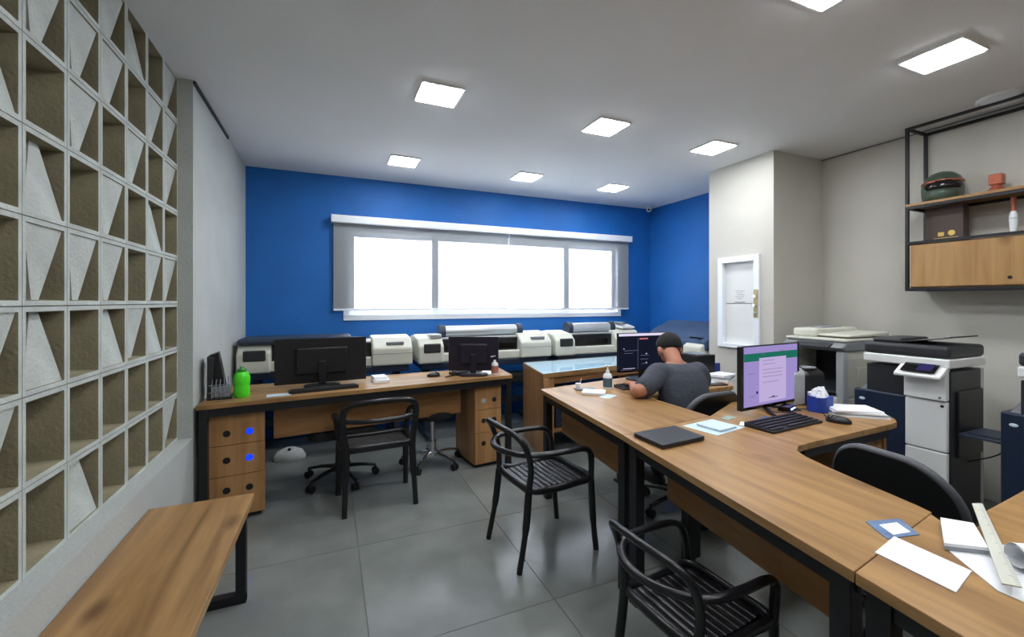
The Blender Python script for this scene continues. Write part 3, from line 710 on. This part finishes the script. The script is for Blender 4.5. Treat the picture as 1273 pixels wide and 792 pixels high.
# ------------------------------------------------------------------ small things on the left desk
bt = thing('water_bottle', 'bright green plastic water bottle on the left desk by the wall', 'bottle', (-.514,3.215,.75))
part('bottle_body', MB().lathe([(.040,0),(.046,.012),(.046,.055),(.043,.07),(.046,.085),(.047,.125),(.040,.15),(.026,.163)], n=24), 'green_plastic', bt)
part('cap', MB().lathe([(.027,.163),(.029,.166),(.028,.178),(.012,.184),(.011,.195)], n=20), 'green_dark', bt)
ho = thing('document_holder', 'dark wire document holder holding folders at the wall end of the left desk', 'desk organiser', (-.645,3.24,.75), .1)
part('holder_back', MB().prism([(-.055,0),(.05,0),(-.0,.29),(-.055,.27)], -.02, .075, Matrix(((1,0,0,0),(0,0,1,0),(0,1,0,0),(0,0,0,1)))), 'black_plastic', ho, .003)
part('folder', MB().prism([(-.055,0),(-.035,0),(-.02,.26),(-.055,.27)], -.06, .05, Matrix(((1,0,0,0),(0,0,1,0),(0,1,0,0),(0,0,0,1)))), 'copier_dark', ho, .002)
wm = MB()
for k in range(5): wm.tube([(-.03+k*.022,-.07,.0),(-.03+k*.022,-.07,.09),(-.03+k*.02,.0,.13)], .003, 6)
wm.tube([(-.045,-.07,.045),(.065,-.07,.045)], .003, 6).tube([(-.045,-.07,.09),(.065,-.07,.09)], .003, 6)
part('wire_rack', wm, 'grey_plastic', ho); part('tray', MB().box(-.055,.075,-.075,.075,0,.012), 'black_plastic', ho, .003)
part('loose_sheets', MB().box(-.03,.065,-.055,.04,.0125,.075), 'label_grey', ho, .003)
def flat(name, label, cat, pts, z, h, m, group=None, bevel=0.):
    cx = sum(p[0] for p in pts)/len(pts); cy = sum(p[1] for p in pts)/len(pts)
    return solo(name, MB().prism([(x-cx,y-cy) for x,y in pts], 0, h), m, label, cat, bevel, group, (cx,cy,z))
def rect(cx, cy, w_, d_, rz):
    c_, s = math.cos(rz), math.sin(rz); return [(cx+x*c_-y*s, cy+x*s+y*c_) for x, y in ((-w_/2,-d_/2),(w_/2,-d_/2),(w_/2,d_/2),(-w_/2,d_/2))]
flat('paper_pad', 'upper white pad of the small stack in the middle of the left desk', 'paper', rect(.36,3.44,.10,.12,.1), .7715, .018, 'paper')
flat('paper_pad', 'lower white pad of the small stack in the middle of the left desk', 'paper', rect(.365,3.42,.12,.16,0), .7505, .02, 'paper')
flat('paper_sheet', 'grey-white note lying before the large monitor on the left desk', 'paper', rect(-.30,3.17,.14,.08,.1), .7505, .002, 'paper_blue')
flat('paper_sheet', 'white sheet lying under the smaller dark monitor on the left desk', 'paper', rect(1.22,3.46,.20,.15,.4), .7505, .002, 'paper')
pn = solo('pen', MB().tube([(0,0,.005),(.16,.09,.012)], .005, 8), 'glossy_black', 'long black pen leaning beside the slim keyboard on the left desk', 'pen', loc=(.86,3.36,.7505))
def pump(label, loc, lab, body='clear_plastic', s=1.):
    t = thing('sanitiser_bottle', label, 'bottle', loc, 0, None, (s,s,s))
    part('bottle_body', MB().lathe([(.028,0),(.030,.006),(.030,.085),(.024,.10),(.012,.108)], n=20), body, t)
    part('wrap_label', MB().lathe([(.0306,.015),(.0306,.075)], n=20), lab, t)
    part('pump_head', MB().lathe([(.013,.108),(.013,.122),(.006,.124),(.005,.15),(.010,.152),(.010,.16)], n=14).tube([(0,0,.156),(-.035,0,.15)], .005, 8), 'white_plastic', t)
pump('clear pump bottle with a pinkish label at the right end of the left desk', (1.285,3.36,.75), 'pink_label')
pump('clear sanitiser pump bottle with a dark label on the far desk of the counter', (1.80,2.49,.75), 'sanitiser_label', s=1.05)
wd_ = thing('white_housing', 'small rounded white housing with a dark spot on the floor under the left desk', 'device', (-.31,4.16,0), 0, None, (.75,.75,.8))
part('shell', MB().lathe([(.15,0),(.155,.03),(.12,.09),(.04,.125),(.0,.13)], n=24, sx=1.1, sy=.7), 'white_plastic', wd_); part('dark_spot', MB().ball((.0,-.05,.115),.018,10,6), 'copier_dark', wd_)

# ------------------------------------------------------------------ on counter desk A
pt = thing('pen_tray', 'small grey pen tray with a clear cup on the far desk of the counter', 'desk tray', (1.60,2.545,.75), math.radians(-20))
part('tray', MB().box(-.03,.11,-.04,.03,0,.010), 'grey_plastic', pt, .003)
part('cup', MB().lathe([(.017,.010),(.020,.045)], c=(-.005,0,0), n=16), 'clear_plastic', pt)
solo('pen', MB().tube([(0,0,0),(.035,.01,.06)], .0035, 8), 'silver', 'silver pen standing tilted in the clear cup of the pen tray', 'pen', loc=(1.592,2.545,.765))
flat('notepad', 'open white notepad beside the pen tray on the far desk', 'notepad', rect(1.625,2.40,.12,.15,.9), .7505, .016, 'paper', bevel=.002)
flat('paper_sheet', 'pale blue slip next to the open notepad on the far desk', 'paper', rect(1.655,2.285,.12,.07,.5), .7505, .002, 'paper_blue')
cp = thing('desktop_computer', 'small black desktop computer behind the man on the far desk', 'computer', (2.77,2.615,.75))
part('case', MB().box(-.095,.095,-.10,.14,0,.185), 'black_plastic', cp, .006); part('top_vent', MB().box(-.07,.07,-.07,.1,.185,.19), 'grey_plastic', cp)
tb = thing('tissue_box', 'blue tissue box against the shaft on the far desk', 'tissue box', (2.945,2.63,.75), .2)
part('carton', MB().box(-.055,.055,-.05,.05,0,.10), 'blue_card', tb, .003); 
def tissue(t, z, s=1., n=7, sd=1):
    rnd = random.Random(sd); mb = MB()
    for k in range(n):
        cx, cy, cz = rnd.uniform(-.03, .03)*s, rnd.uniform(-.022, .022)*s, z+rnd.uniform(-.004, .018)*s
        b0 = len(mb.v); mb.ball((cx, cy, cz), (.022*s, .020*s, .022*s), 9, 6)
        for i in range(b0, len(mb.v)):
            v = mb.v[i]; j = 1+rnd.uniform(-.3, .3); mb.v[i] = (cx+(v[0]-cx)*j, cy+(v[1]-cy)*j, max(z-.03, cz+(v[2]-cz)*j))
    mb.sm = [False]*len(mb.sm)
    part('tissues', mb, 'paper', t)
tissue(tb, .10, .9, 7, 3)
for k, (w_, d_, rz, dx) in enumerate(((.20,.15,.35,0),(.19,.14,.5,.005),(.18,.14,.2,-.01))):
    nm = ('bottom', 'middle', 'top')[k]
    flat('paper_pile', '%s bundle of the white paper pile at the right end of the far desk' % nm, 'paper', rect(2.83+dx,2.42,w_,d_,rz), .7505+k*.0165, .016, 'paper' if k != 1 else 'label_grey')
flat('paper_sheet', 'pale blue form beside the paper pile on the far desk', 'paper', rect(2.66,2.42,.09,.13,.2), .7505, .004, 'paper_blue')
flat('smartphone', 'black smartphone lying near the paper pile on the far desk', 'phone', rect(2.62,2.29,.07,.14,1.3), .7505, .009, 'glossy_black', bevel=.002)

# ------------------------------------------------------------------ on counter desk B
lp = thing('laptop', 'closed black laptop on the counter at the desk seam', 'laptop', (1.385,1.475,.75), math.radians(1))
part('base', MB().prism([(-.12,-.10),(.135,-.085),(.14,.095),(-.115,.085)], .003, .013), 'black_plastic', lp, .003)
part('lid', MB().prism([(-.12,-.10),(.135,-.085),(.14,.095),(-.115,.085)], .0135, .021), 'copier_dark', lp, .003)
part('hinge', MB().cyl((-.06,.088,.012),(-.02,.090,.012),.006).cyl((.06,.092,.012),(.10,.094,.012),.006), 'black_plastic', lp)
flat('paper_sheet', 'white sheet under the clear bag on the middle desk', 'paper', [(1.60,1.60),(1.63,1.42),(1.86,1.46),(1.83,1.63)], .7505, .0015, 'paper_blue')
flat('plastic_bag', 'clear bag with pale papers lying on a sheet near the laptop', 'bag', [(1.665,1.575),(1.68,1.445),(1.81,1.465),(1.80,1.60)], .7525, .012, 'paper_blue', bevel=.004)
flat('business_card', 'white card lying left of the monitor stand on the middle desk', 'card', [(1.87,1.50),(1.925,1.425),(1.985,1.47),(1.93,1.54)], .7505, .0015, 'paper')
flat('business_card', 'greenish card behind the white card on the middle desk', 'card', rect(1.93,1.615,.09,.045,.3), .7505, .0015, 'card_green')
flat('paper_sheet', 'small blue printed leaflet under the lilac monitor stand', 'paper', rect(2.10,1.515,.11,.07,.3), .7505, .0015, 'card_blue')
hub = thing('usb_hub', 'small black box with a blue light behind the lilac monitor', 'device', (2.375,1.60,.75), .3)
part('case', MB().box(-.055,.055,-.03,.03,0,.028), 'glossy_black', hub, .004); part('status_light', MB().box(-.035,.035,-.0315,-.0305,.012,.02), 'led_blue', hub)
solo('cable', MB().tube(smooth_path([(2.29,1.72,.85),(2.30,1.70,.77),(2.26,1.62,.754),(2.33,1.56,.754),(2.40,1.57,.756)], 6), .003, 6).tube(smooth_path([(2.45,1.60,.756),(2.50,1.50,.754),(2.42,1.42,.754),(2.39,1.385,.758)], 6), .0025, 6), 'black_plastic', 'thin black cables looping behind the lilac monitor', 'cable')
pq = thing('desktop_printer', 'small black and silver printer behind the lilac-screened monitor', 'printer', (2.63,1.735,.75), math.radians(-6), None, (1.12,1.05,1.1))
part('body', MB().prism([(-.10,0),(.10,0),(.10,.13),(.06,.185),(-.06,.20),(-.10,.17)], -.10, .06, Matrix(((0,0,1,0),(1,0,0,0),(0,1,0,0),(0,0,0,1)))), 'silver', pq, .01)
part('black_front', MB().prism([(-.115,0),(.10,0),(.10,.13),(.05,.19),(-.06,.20),(-.115,.165)], -.03, .10, Matrix(((0,0,1,0),(1,0,0,0),(0,1,0,0),(0,0,0,1)))), 'black_plastic', pq, .014, seg=3)
part('oval_window', MB().ball((.035,-.06,.195), (.05,.035,.008), 20, 6), 'grey_plastic', pq)
tb2 = thing('tissue_box', 'blue rounded holder full of white tissues in front of the small black printer', 'tissue box', (2.535,1.52,.75), .1)
part('carton', MB().prism(rrect(.13,.10,.035,5), 0, .085), 'blue_card', tb2, .003); tissue(tb2, .085, 1.2, 11, 5)
for k, (w_, d_, rz, dx, dy, mm) in enumerate(((.25,.17,-.72,0,0,'paper'),(.24,.165,-.66,.005,.0,'label_grey'),(.235,.165,-.76,0,.005,'paper'),(.22,.16,-.6,-.005,.01,'paper'))):
    nm = ('lowest bundle', 'grey second bundle', 'third bundle', 'topmost bundle')[k]
    flat('paper_pile', '%s of the paper pile at the right end of the middle desk' % nm, 'paper', rect(2.63+dx,1.40+dy,w_,d_,rz), .7505+k*.0085, .008, mm)

# ------------------------------------------------------------------ on counter desk C
cd = thing('printed_card', 'blue printed card with a white square on the near desk', 'card', (1.40,.655,.7505), math.radians(-4))
part('card', MB().prism([(-.075,-.03),(.03,-.045),(.078,.025),(-.03,.047)], 0, .0015), 'card_blue', cd); part('white_square', MB().prism([(-.038,-.024),(.022,-.030),(.045,.014),(-.016,.022)], .0015, .0019), 'paper', cd)
flat('envelope', 'long blank white envelope on the near desk', 'envelope', [(1.224,.607),(1.352,.628),(1.340,.478),(1.212,.456)], .7505, .0025, 'paper')
flat('paper_sheet', 'large white sheet under the box and ruler on the near desk', 'paper', [(1.40,.54),(1.302,.425),(1.30,.30),(1.56,.33),(1.56,.50)], .7505, .0015, 'paper')
bx = thing('flat_box', 'flat white paper box lying under the ruler on the near desk', 'box', (1.49,.545,.7525), 0)
part('tray', MB().prism([(.055,.068),(.098,.018),(-.028,-.052),(-.098,.0)], 0, .010), 'label_grey', bx, .001); part('lid', MB().prism([(.056,.069),(.099,.018),(-.028,-.053),(-.099,.0)], .010, .018), 'paper', bx, .001)
rl = thing('ruler', 'long off-white ruler lying across the white box on the near desk', 'ruler', (1.51,.50,.772), 0)
part('blade', MB().prism([(.215,.115),(.243,.103),(-.195,-.106),(-.217,-.084)], 0, .003), 'cream_plastic', rl)
tk = MB(); pa, pb_ = Vector((.243,.103)), Vector((-.195,-.106))
for k in range(44):
    q = pa.lerp(pb_, (k+.5)/44); nrm = Vector((-.43,.9)).normalized()*(.008 if k % 5 else .013)
    tk.prism([(q.x,q.y),(q.x-.0012,q.y-.0006),(q.x-.0012+nrm.x,q.y-.0006+nrm.y),(q.x+nrm.x,q.y+nrm.y)], .003, .0033)
part('graduations', tk, 'label_grey', rl)
rp = MB(); n = 24
vs = []
for yy_ in (0, .22):
    for j in range(n*2):
        a = 2*PI*j/n; r_ = .030-.004*j/n; vs.append((r_*math.cos(a), yy_, .031+r_*math.sin(a)))
rp.add(vs, [(j, j+1, n*2+j+1, n*2+j) for j in range(n*2-1)], True)
solo('paper_roll', rp, 'paper', 'loosely rolled white paper on the near desk beside the ruler', 'paper roll', loc=(1.437,.440,.752), rz=math.radians(-122))
flat('paper_sheet', 'pale slip lying on the return of the near desk', 'paper', [(1.66,.46),(1.60,.40),(1.68,.38),(1.75,.43)], .7505, .002, 'paper_blue')

# ------------------------------------------------------------------ copiers
XZ = lambda: Matrix(((1,0,0,0),(0,0,1,0),(0,1,0,0),(0,0,0,1)))    # poly (x,z) extruded in y
cf = thing('photocopier', 'cream photocopier standing in the corner next to the shaft', 'photocopier', (3.40,1.88,0))
part('cabinet', MB().box(.02,.62,.0,.40,.03,.66), 'cream_plastic', cf, .01)
for k in range(2): part('paper_drawer', MB().box(.0,.02,.02,.38,.08+k*.28,.34+k*.28), 'silver', cf, .006)
part('side_column', MB().box(.0,.62,.0,.035,.66,1.03), 'cream_plastic', cf, .008)
part('front_post', MB().box(-.012,.05,-.01,.045,.55,1.0), 'silver', cf, .01)
part('rear_block', MB().box(.30,.62,.035,.40,.66,1.0), 'black_plastic', cf, .004)
part('output_tray', MB().prism([(.03,.70),(.30,.80),(.30,.74),(.03,.68)], .05, .37, XZ()), 'copier_dark', cf, .006)
part('side_door', MB().box(.16,.50,-.012,.0,.40,.88), 'cream_plastic', cf, .02, seg=3)
part('end_column', MB().box(.02,.62,.37,.40,.66,1.0), 'cream_plastic', cf, .006)
part('scanner_base', MB().prism([(-.05,1.03),(.0,1.0),(.62,1.0),(.62,1.07),(.02,1.07)], -.02, .42, XZ()), 'grey_plastic', cf, .012)
part('scanner_glass', MB().box(.0,.62,-.02,.42,1.07,1.09), 'cream_plastic', cf, .006)
part('document_feeder', MB().box(.05,.60,.22,.40,1.09,1.155), 'cream_plastic', cf, .02, seg=3)
part('feeder_tray', MB().prism([(.08,1.10),(.58,1.10),(.58,1.13),(.08,1.115)], .0,.24, XZ()), 'cream_plastic', cf, .01)
part('control_strip', MB().prism([(-.08,1.02),(.0,1.04),(.0,1.06),(-.08,1.035)], .06, .32, XZ()), 'copier_dark', cf, .004)
part('feeder_guide', MB().box(.2,.45,.26,.36,1.155,1.165), 'label_grey', cf, .004)
def copier(label, loc):
    # local y 0..0.50 (0 = nearest the camera), front face at x=0 facing the room
    t = thing('photocopier', label, 'photocopier', loc, 0, 'dark and white photocopiers by the right wall', (1,1,.975))
    part('main_body', MB().box(.0,.36,.0,.42,.02,.98), 'copier_dark', t, .006)
    part('rear_cover', MB().box(.36,.40,.0,.42,.02,.98), 'silver', t, .004)
    fp = part('front_cover', MB().box(-.03,.0,.005,.20,.50,.80), 'white_plastic', t, .006); part('cover_lock', MB().cyl((-.034,.025,.775),(-.029,.025,.775),.008,n=10), 'copier_dark', fp)
    ft = part('upper_cover', MB().prism([(-.045,.806),(.0,.806),(.0,.985),(-.045,.965)], .005,.20, XZ()), 'white_plastic', t, .006); part('status_dot', MB().cyl((-.049,.03,.825),(-.044,.03,.825),.007,n=10), 'grey_plastic', ft)
    for za, zb in ((.27,.494),(.04,.264)):
        part('paper_drawer', MB().box(-.03,.0,.005,.20,za,zb), 'white_plastic', t, .006)
    dk = part('dark_cabinet', MB().box(-.01,.30,.21,.49,.02,.80), 'navy_plastic', t, .01); part('badge', MB().ball((-.011,.44,.735),(.002,.018,.010),14,6), 'paper_blue', dk)
    part('output_tray', MB().prism([(.0,.80),(.34,.92),(.34,.80)], .21,.46, XZ()), 'grey_plastic', t, .006)
    part('scanner_band', MB().box(-.04,.40,-.01,.42,1.0,1.055), 'white_plastic', t, .008)
    part('document_feeder', MB().box(-.035,.40,-.005,.42,1.056,1.13), 'copier_dark', t, .02, seg=3)
    part('feeder_tray', MB().prism([(.01,1.178),(.25,1.132),(.25,1.14),(.01,1.188)], .03,.36, Matrix(((0,0,1,0),(1,0,0,0),(0,1,0,0),(0,0,0,1)))), 'glossy_black', t, .01)
    part('feeder_hump', MB().box(.02,.36,.24,.40,1.125,1.16), 'copier_dark', t, .02, seg=3)
    cpn = part('control_panel', MB().prism([(-.12,.955),(-.115,.935),(.0,.985),(.0,1.03)], .0,.22, XZ()), 'white_plastic', t, .008)
    a1 = Matrix(((.85,0,-.53,-.118),(0,1,0,0),(.53,0,.85,.958),(0,0,0,1)))
    part('touch_screen', MB().box(.015,.115,.03,.19,.0075,.010,a1), 'glossy_black', cpn); part('screen_glow', MB().box(.03,.10,.05,.12,.0102,.0108,a1), 'panel_blue', cpn)
    part('side_door', MB().box(.06,.36,-.012,.0,.46,.86), 'black_plastic', t, .008)
    bp = part('bypass_tray', MB().box(.06,.34,-.18,-.01,.60,.615).box(.10,.30,-.16,-.03,.615,.622), 'slate_plastic', t, .005)
    part('tray_wire', MB().tube(smooth_path([(.2,-.17,.60),(.22,-.12,.5),(.2,-.0,.42)],5), .004, 6), 'black_plastic', bp)
    return t
copier('dark and white photocopier with side tray behind the front office chair', (3.30,1.265,0))
copier('dark and white photocopier cut off by the right edge of the photo', (3.30,.575,0))

# ------------------------------------------------------------------ wall shelf unit
SXF = 3.894; SYL = 1.744; SYR = -.35
su = thing('wall_shelf', 'black steel wall shelf with oak board and oak cabinet on the right wall', 'shelf', (SXF, SYL, 1.44))
L_ = SYL-SYR; dp_ = XR-SXF-.004; r_ = .0095
def sb(x0,x1,y0,y1,z0,z1): return MB().box(x0,x1,-y1,-y0,z0,z1)
zt = 1.195
for (x, y) in ((r_,r_),(dp_-r_,r_),(r_,L_-r_),(dp_-r_,L_-r_)):
    part('post', sb(x-r_,x+r_,y-r_,y+r_,0,zt), 'black_steel', su)
for z in (r_, .349, .605, zt-r_):
    for x in (r_, dp_-r_):
        part('rail', sb(x-r_*.98,x+r_*.98,2*r_,L_-2*r_,z-r_,z+r_), 'black_steel', su)
    for y in (r_, L_-r_):
        part('cross_rail', sb(2*r_,dp_-2*r_,y-r_*.98,y+r_*.98,z-r_,z+r_), 'black_steel', su)
part('shelf_board', sb(-.002,dp_,0.004,L_-.004,.6155,.634), 'oak', su, .001)
part('cabinet_case', sb(.022,dp_-.02,.022,L_-.022,.0205,.338), 'oak_panel', su, .001)
d0 = .03
for k in range(2):
    dd_ = part('cabinet_door', sb(.006,.0215,d0+k*1.015,d0+k*1.015+1.01,.03,.33), 'cabinet_oak', su, .0015)
    if k == 0: part('finger_hole', MB().cyl((.0045,-.525,.075),(.0062,-.525,.075),.011,n=18), 'hole_black', dd_)
hz = 1.44+.634
hm = thing('helmet', 'dark green display helmet with a black visor on the wall shelf', 'helmet', (4.02,1.585,hz), math.radians(205), None, (1.0,1.0,1.0))
part('shell', MB().lathe([(.098,0),(.108,.04),(.112,.09),(.108,.13),(.092,.17),(.06,.20),(.02,.213),(.0,.214)], n=28), 'helmet_green', hm)
part('visor', MB().loft([((.018,0,.075),.100,.100,(1,0,0),(0,1,0)),((.020,0,.10),.1,.104,(1,0,0),(0,1,0)),((.018,0,.135),.094,.096,(1,0,0),(0,1,0))], 28), 'helmet_visor', hm)
part('chin_guard', MB().loft([((.022,0,.002),.092,.085,(1,0,0),(0,1,0)),((.026,0,.05),.098,.092,(1,0,0),(0,1,0)),((.022,0,.074),.098,.096,(1,0,0),(0,1,0))], 28), 'helmet_green', hm)
part('rim_band', MB().lathe([(.1125,.140),(.1105,.152)], c=(0,0,-.012), n=28), 'copper', hm)
fg = thing('figurine', 'small copper-coloured ornament on the wall shelf right of the helmet', 'ornament', (4.03,1.318,hz))
part('foot', MB().lathe([(.055,0),(.056,.02),(.03,.045),(.02,.06)], n=20, sy=.8), 'copper', fg); part('top', MB().box(-.03,.03,-.032,.032,.055,.125), 'copper', fg, .006)
bb = thing('boxed_book', 'tall dark brown box with two gold marks under the shelf board', 'box', (4.03,1.55,1.44+.359))
part('cover', MB().box(-.04,.04,-.085,.12,0,.236), 'brown_card', bb, .002)
part('gold_mark', MB().box(-.0415,-.0405,.015,.047,.028,.055), 'gold', bb); part('gold_mark', MB().cyl((-.0415,-.025,.045),(-.0405,-.025,.045),.019,n=20), 'gold', bb); part('gold_line', MB().box(-.0415,-.0405,-.06,.07,.012,.015), 'gold', bb)
gv = thing('slender_vase', 'slender clear vase with a copper neck standing on the oak cabinet', 'vase', (4.0,1.235,1.44+.359))
part('glass_body', MB().lathe([(.014,0),(.016,.01),(.022,.09),(.016,.13),(.010,.14)], n=18), 'clear_plastic', gv); part('neck', MB().lathe([(.010,.14),(.012,.20),(.014,.228)], n=14), 'copper', gv)
part('silver_band', MB().lathe([(.0225,.088),(.0225,.098)], n=18), 'silver', gv)

# ------------------------------------------------------------------ the man
man = thing('person', 'man in dark grey T-shirt, back to us, leaning over the far desk', 'person', (2.15,2.12,0))
OX, OY = 2.15, 2.12
def fuse(o, vox, it=4):
    r = o.modifiers.new('fuse', 'REMESH'); r.mode = 'VOXEL'; r.voxel_size = vox; r.use_smooth_shade = True
    s = o.modifiers.new('smooth', 'SMOOTH'); s.factor = .6; s.iterations = it
def limb(mb, pts, rs, n=14):
    P_ = smooth_path(pts, 4); R_ = []
    for i in range(len(pts)-1):
        for j in range(4): R_.append(rs[i]+(rs[i+1]-rs[i])*j/4)
    R_.append(rs[-1]); mb.tube([(p[0]-OX, p[1]-OY, p[2]) for p in P_], R_, n)
    for p, r in ((pts[0], rs[0]), (pts[-1], rs[-1])): mb.ball((p[0]-OX, p[1]-OY, p[2]), r*.98, 12, 8)
shL, shR = (1.985,2.20,.885), (2.315,2.18,.875)
elL, wrL = (1.785,2.15,.80), (1.95,2.40,.785)
elR, wrR = (2.375,2.215,.765), (2.33,2.40,.782)
neck = (2.175,2.25,.955); HC = Vector((2.235-OX, 2.355-OY, 1.025))
b = MB()
U, V_ = (1,0,0), (0,1,0)
tors = [((2.15,2.07,.47),.165,.115),((2.15,2.085,.55),.155,.105),((2.155,2.11,.65),.15,.10),((2.16,2.145,.76),.165,.105),((2.165,2.18,.86),.175,.10),((2.17,2.205,.915),.13,.08),((2.175,2.235,.955),.06,.055)]
b.loft([((c[0]-OX,c[1]-OY,c[2]),rx,ry,U,V_) for c,rx,ry in tors], 24)
limb(b, [(2.17,2.225,.93),neck,(2.20,2.30,.995)], [.058,.052,.055])
limb(b, [shL,(1.87,2.155,.83),elL], [.062,.05,.042]); limb(b, [elL,(1.87,2.28,.79),wrL], [.042,.038,.026])
limb(b, [shR,(2.36,2.19,.82),elR], [.062,.05,.042]); limb(b, [elR,(2.37,2.31,.775),wrR], [.042,.038,.026])
for s in (-1, 1):
    hx = 2.15+s*.085
    limb(b, [(hx,2.08,.52),(hx+s*.02,2.30,.52),(hx+s*.03,2.50,.50)], [.085,.075,.058])
    limb(b, [(hx+s*.03,2.50,.50),(hx+s*.03,2.53,.28),(hx+s*.03,2.50,.10)], [.058,.05,.036])
# head
RH = Matrix.Translation(HC) @ Matrix.Rotation(math.radians(-8), 4, 'Z') @ Matrix.Rotation(math.radians(-38), 4, 'X')
b.ball((0,-.005,.02), (.076,.092,.085), 24, 16, RH); b.ball((0,.03,-.035), (.058,.062,.062), 20, 12, RH)
b.ball((0,.060,-.075), (.034,.028,.026), 14, 8, RH); b.ball((0,.094,-.018), (.011,.018,.02), 10, 8, RH); b.ball((0,.086,.005), (.008,.012,.024), 10, 8, RH)
for s in (-1, 1):
    b.ball((s*.083,.0,-.012), (.013,.020,.032), 12, 8, RH); b.ball((s*.03,.078,.022), (.022,.012,.008), 10, 6, RH)
# hands
for (wr, el, s) in ((wrL, elL, 1), (wrR, elR, -1)):
    wv = Vector((wr[0]-OX, wr[1]-OY, wr[2])); d3 = (wv-Vector((el[0]-OX, el[1]-OY, el[2]))); d3.z = -.02; d3.normalize(); sd = Vector((-d3.y, d3.x, 0)).normalized()
    pc = wv + d3*.05
    b.loft([(wv+d3*-.005,.026,.02,sd,(0,0,1)),(wv+d3*.03,.036,.016,sd,(0,0,1)),(wv+d3*.075,.040,.014,sd,(0,0,1)),(wv+d3*.088,.036,.011,sd,(0,0,1))], 14)
    for k, ln in enumerate((.062,.072,.068,.052)):
        off = (k-1.5)*.0195*-s; st_ = wv + d3*.08 + sd*off
        b.tube([st_, st_+d3*ln*.45+Vector((0,0,.006)), st_+d3*ln*.8+Vector((0,0,-.003)), st_+d3*ln+Vector((0,0,-.012))], [.0095,.009,.0082,.0065], 8)
    th = wv + d3*.02 + sd*.03*s
    b.tube([th, th+d3*.035+sd*.022*s, th+d3*.065+sd*.028*s], [.012,.0105,.008], 8)
body = part('body', b, 'skin', man); fuse(body, .0055, 3)
# T-shirt
b = MB()
b.loft([((c[0]-OX,c[1]-OY,c[2]),rx*1.06+.012,ry*1.06+.014,U,V_) for c,rx,ry in [((2.15,2.07,.475),.165,.118)] + tors[1:5] + [((2.17,2.200,.915),.145,.088),((2.174,2.215,.948),.062,.055)]], 26)
limb(b, [(2.02,2.19,.885),shL,(1.89,2.165,.84),(1.845,2.158,.82)], [.075,.076,.068,.066]); limb(b, [(2.30,2.17,.88),shR,(2.35,2.185,.835),(2.365,2.20,.80)], [.075,.076,.068,.064])
shirt = part('t_shirt', b, 'shirt', man); fuse(shirt, .009, 6)
b = MB(); b.loft([((0,-.05,.45),.168,.115,U,V_),((0,-.05,.50),.172,.12,U,V_),((0,-.04,.54),.165,.115,U,V_)], 22)
for s in (-1, 1):
    hx = 2.15+s*.085
    limb(b, [(hx,2.10,.525),(hx+s*.02,2.30,.525),(hx+s*.03,2.50,.505)], [.095,.085,.068])
    limb(b, [(hx+s*.03,2.50,.505),(hx+s*.03,2.53,.28),(hx+s*.03,2.50,.10)], [.068,.062,.055])
tr = part('trousers', b, 'trousers', man); fuse(tr, .012, 5)
for s in (-1, 1):
    hx = .115*s
    part('shoe', MB().ball((hx,.44,.045), (.045,.13,.05), 18, 10).box(hx-.042,hx+.042,.32,.56,0,.018), 'shoe', man)
# hair: cap over the back and top of the skull
def hair_shell(name, m, reach, grow, parent):
    b = MB(); n1, n2 = 28, 14; vs = []; fs = []; rnd = random.Random(2)
    for i in range(n2+1):
        for j in range(n1):
            a = 2*PI*j/n1; back = max(0, -math.sin(a)); front = max(0, math.sin(a))
            tt = PI*reach*i/n2*(1+.30*back-.32*front)
            g = grow*(1-.85*(i/n2)**3)
            vs.append(((.0775+g)*math.sin(tt)*math.cos(a), -.007+(.0935+g)*math.sin(tt)*math.sin(a), .021+(.0865+g)*math.cos(tt)))
    for i in range(n2):
        for j in range(n1): fs.append((i*n1+j,(i+1)*n1+j,(i+1)*n1+(j+1)%n1,i*n1+(j+1)%n1))
    b.add(vs, fs, True, RH)
    o = part(name, b, m, parent); so = o.modifiers.new('thick', 'SOLIDIFY'); so.thickness = .002; return o
mat('hair_fade', rgb(92, 68, 56), .85, noise=.3, nscale=220, bump=.3, bscale=300)
hair_shell('hair', 'hair', .56, .010, man)
hair_shell('faded_hair', 'hair_fade', .66, .001, man)
for s in (-1, 1):
    part('eye', MB().ball((s*.03,.082,.008), .011, 12, 8, RH), 'eye_white', man)
    part('eyebrow', MB().tube([RH @ Vector((s*.015,.092,.026)), RH @ Vector((s*.03,.092,.030)), RH @ Vector((s*.046,.082,.025))], .003, 6), 'hair', man)
part('lips', MB().ball((0,.090,-.052), (.02,.006,.006), 12, 6, RH), 'lip', man)
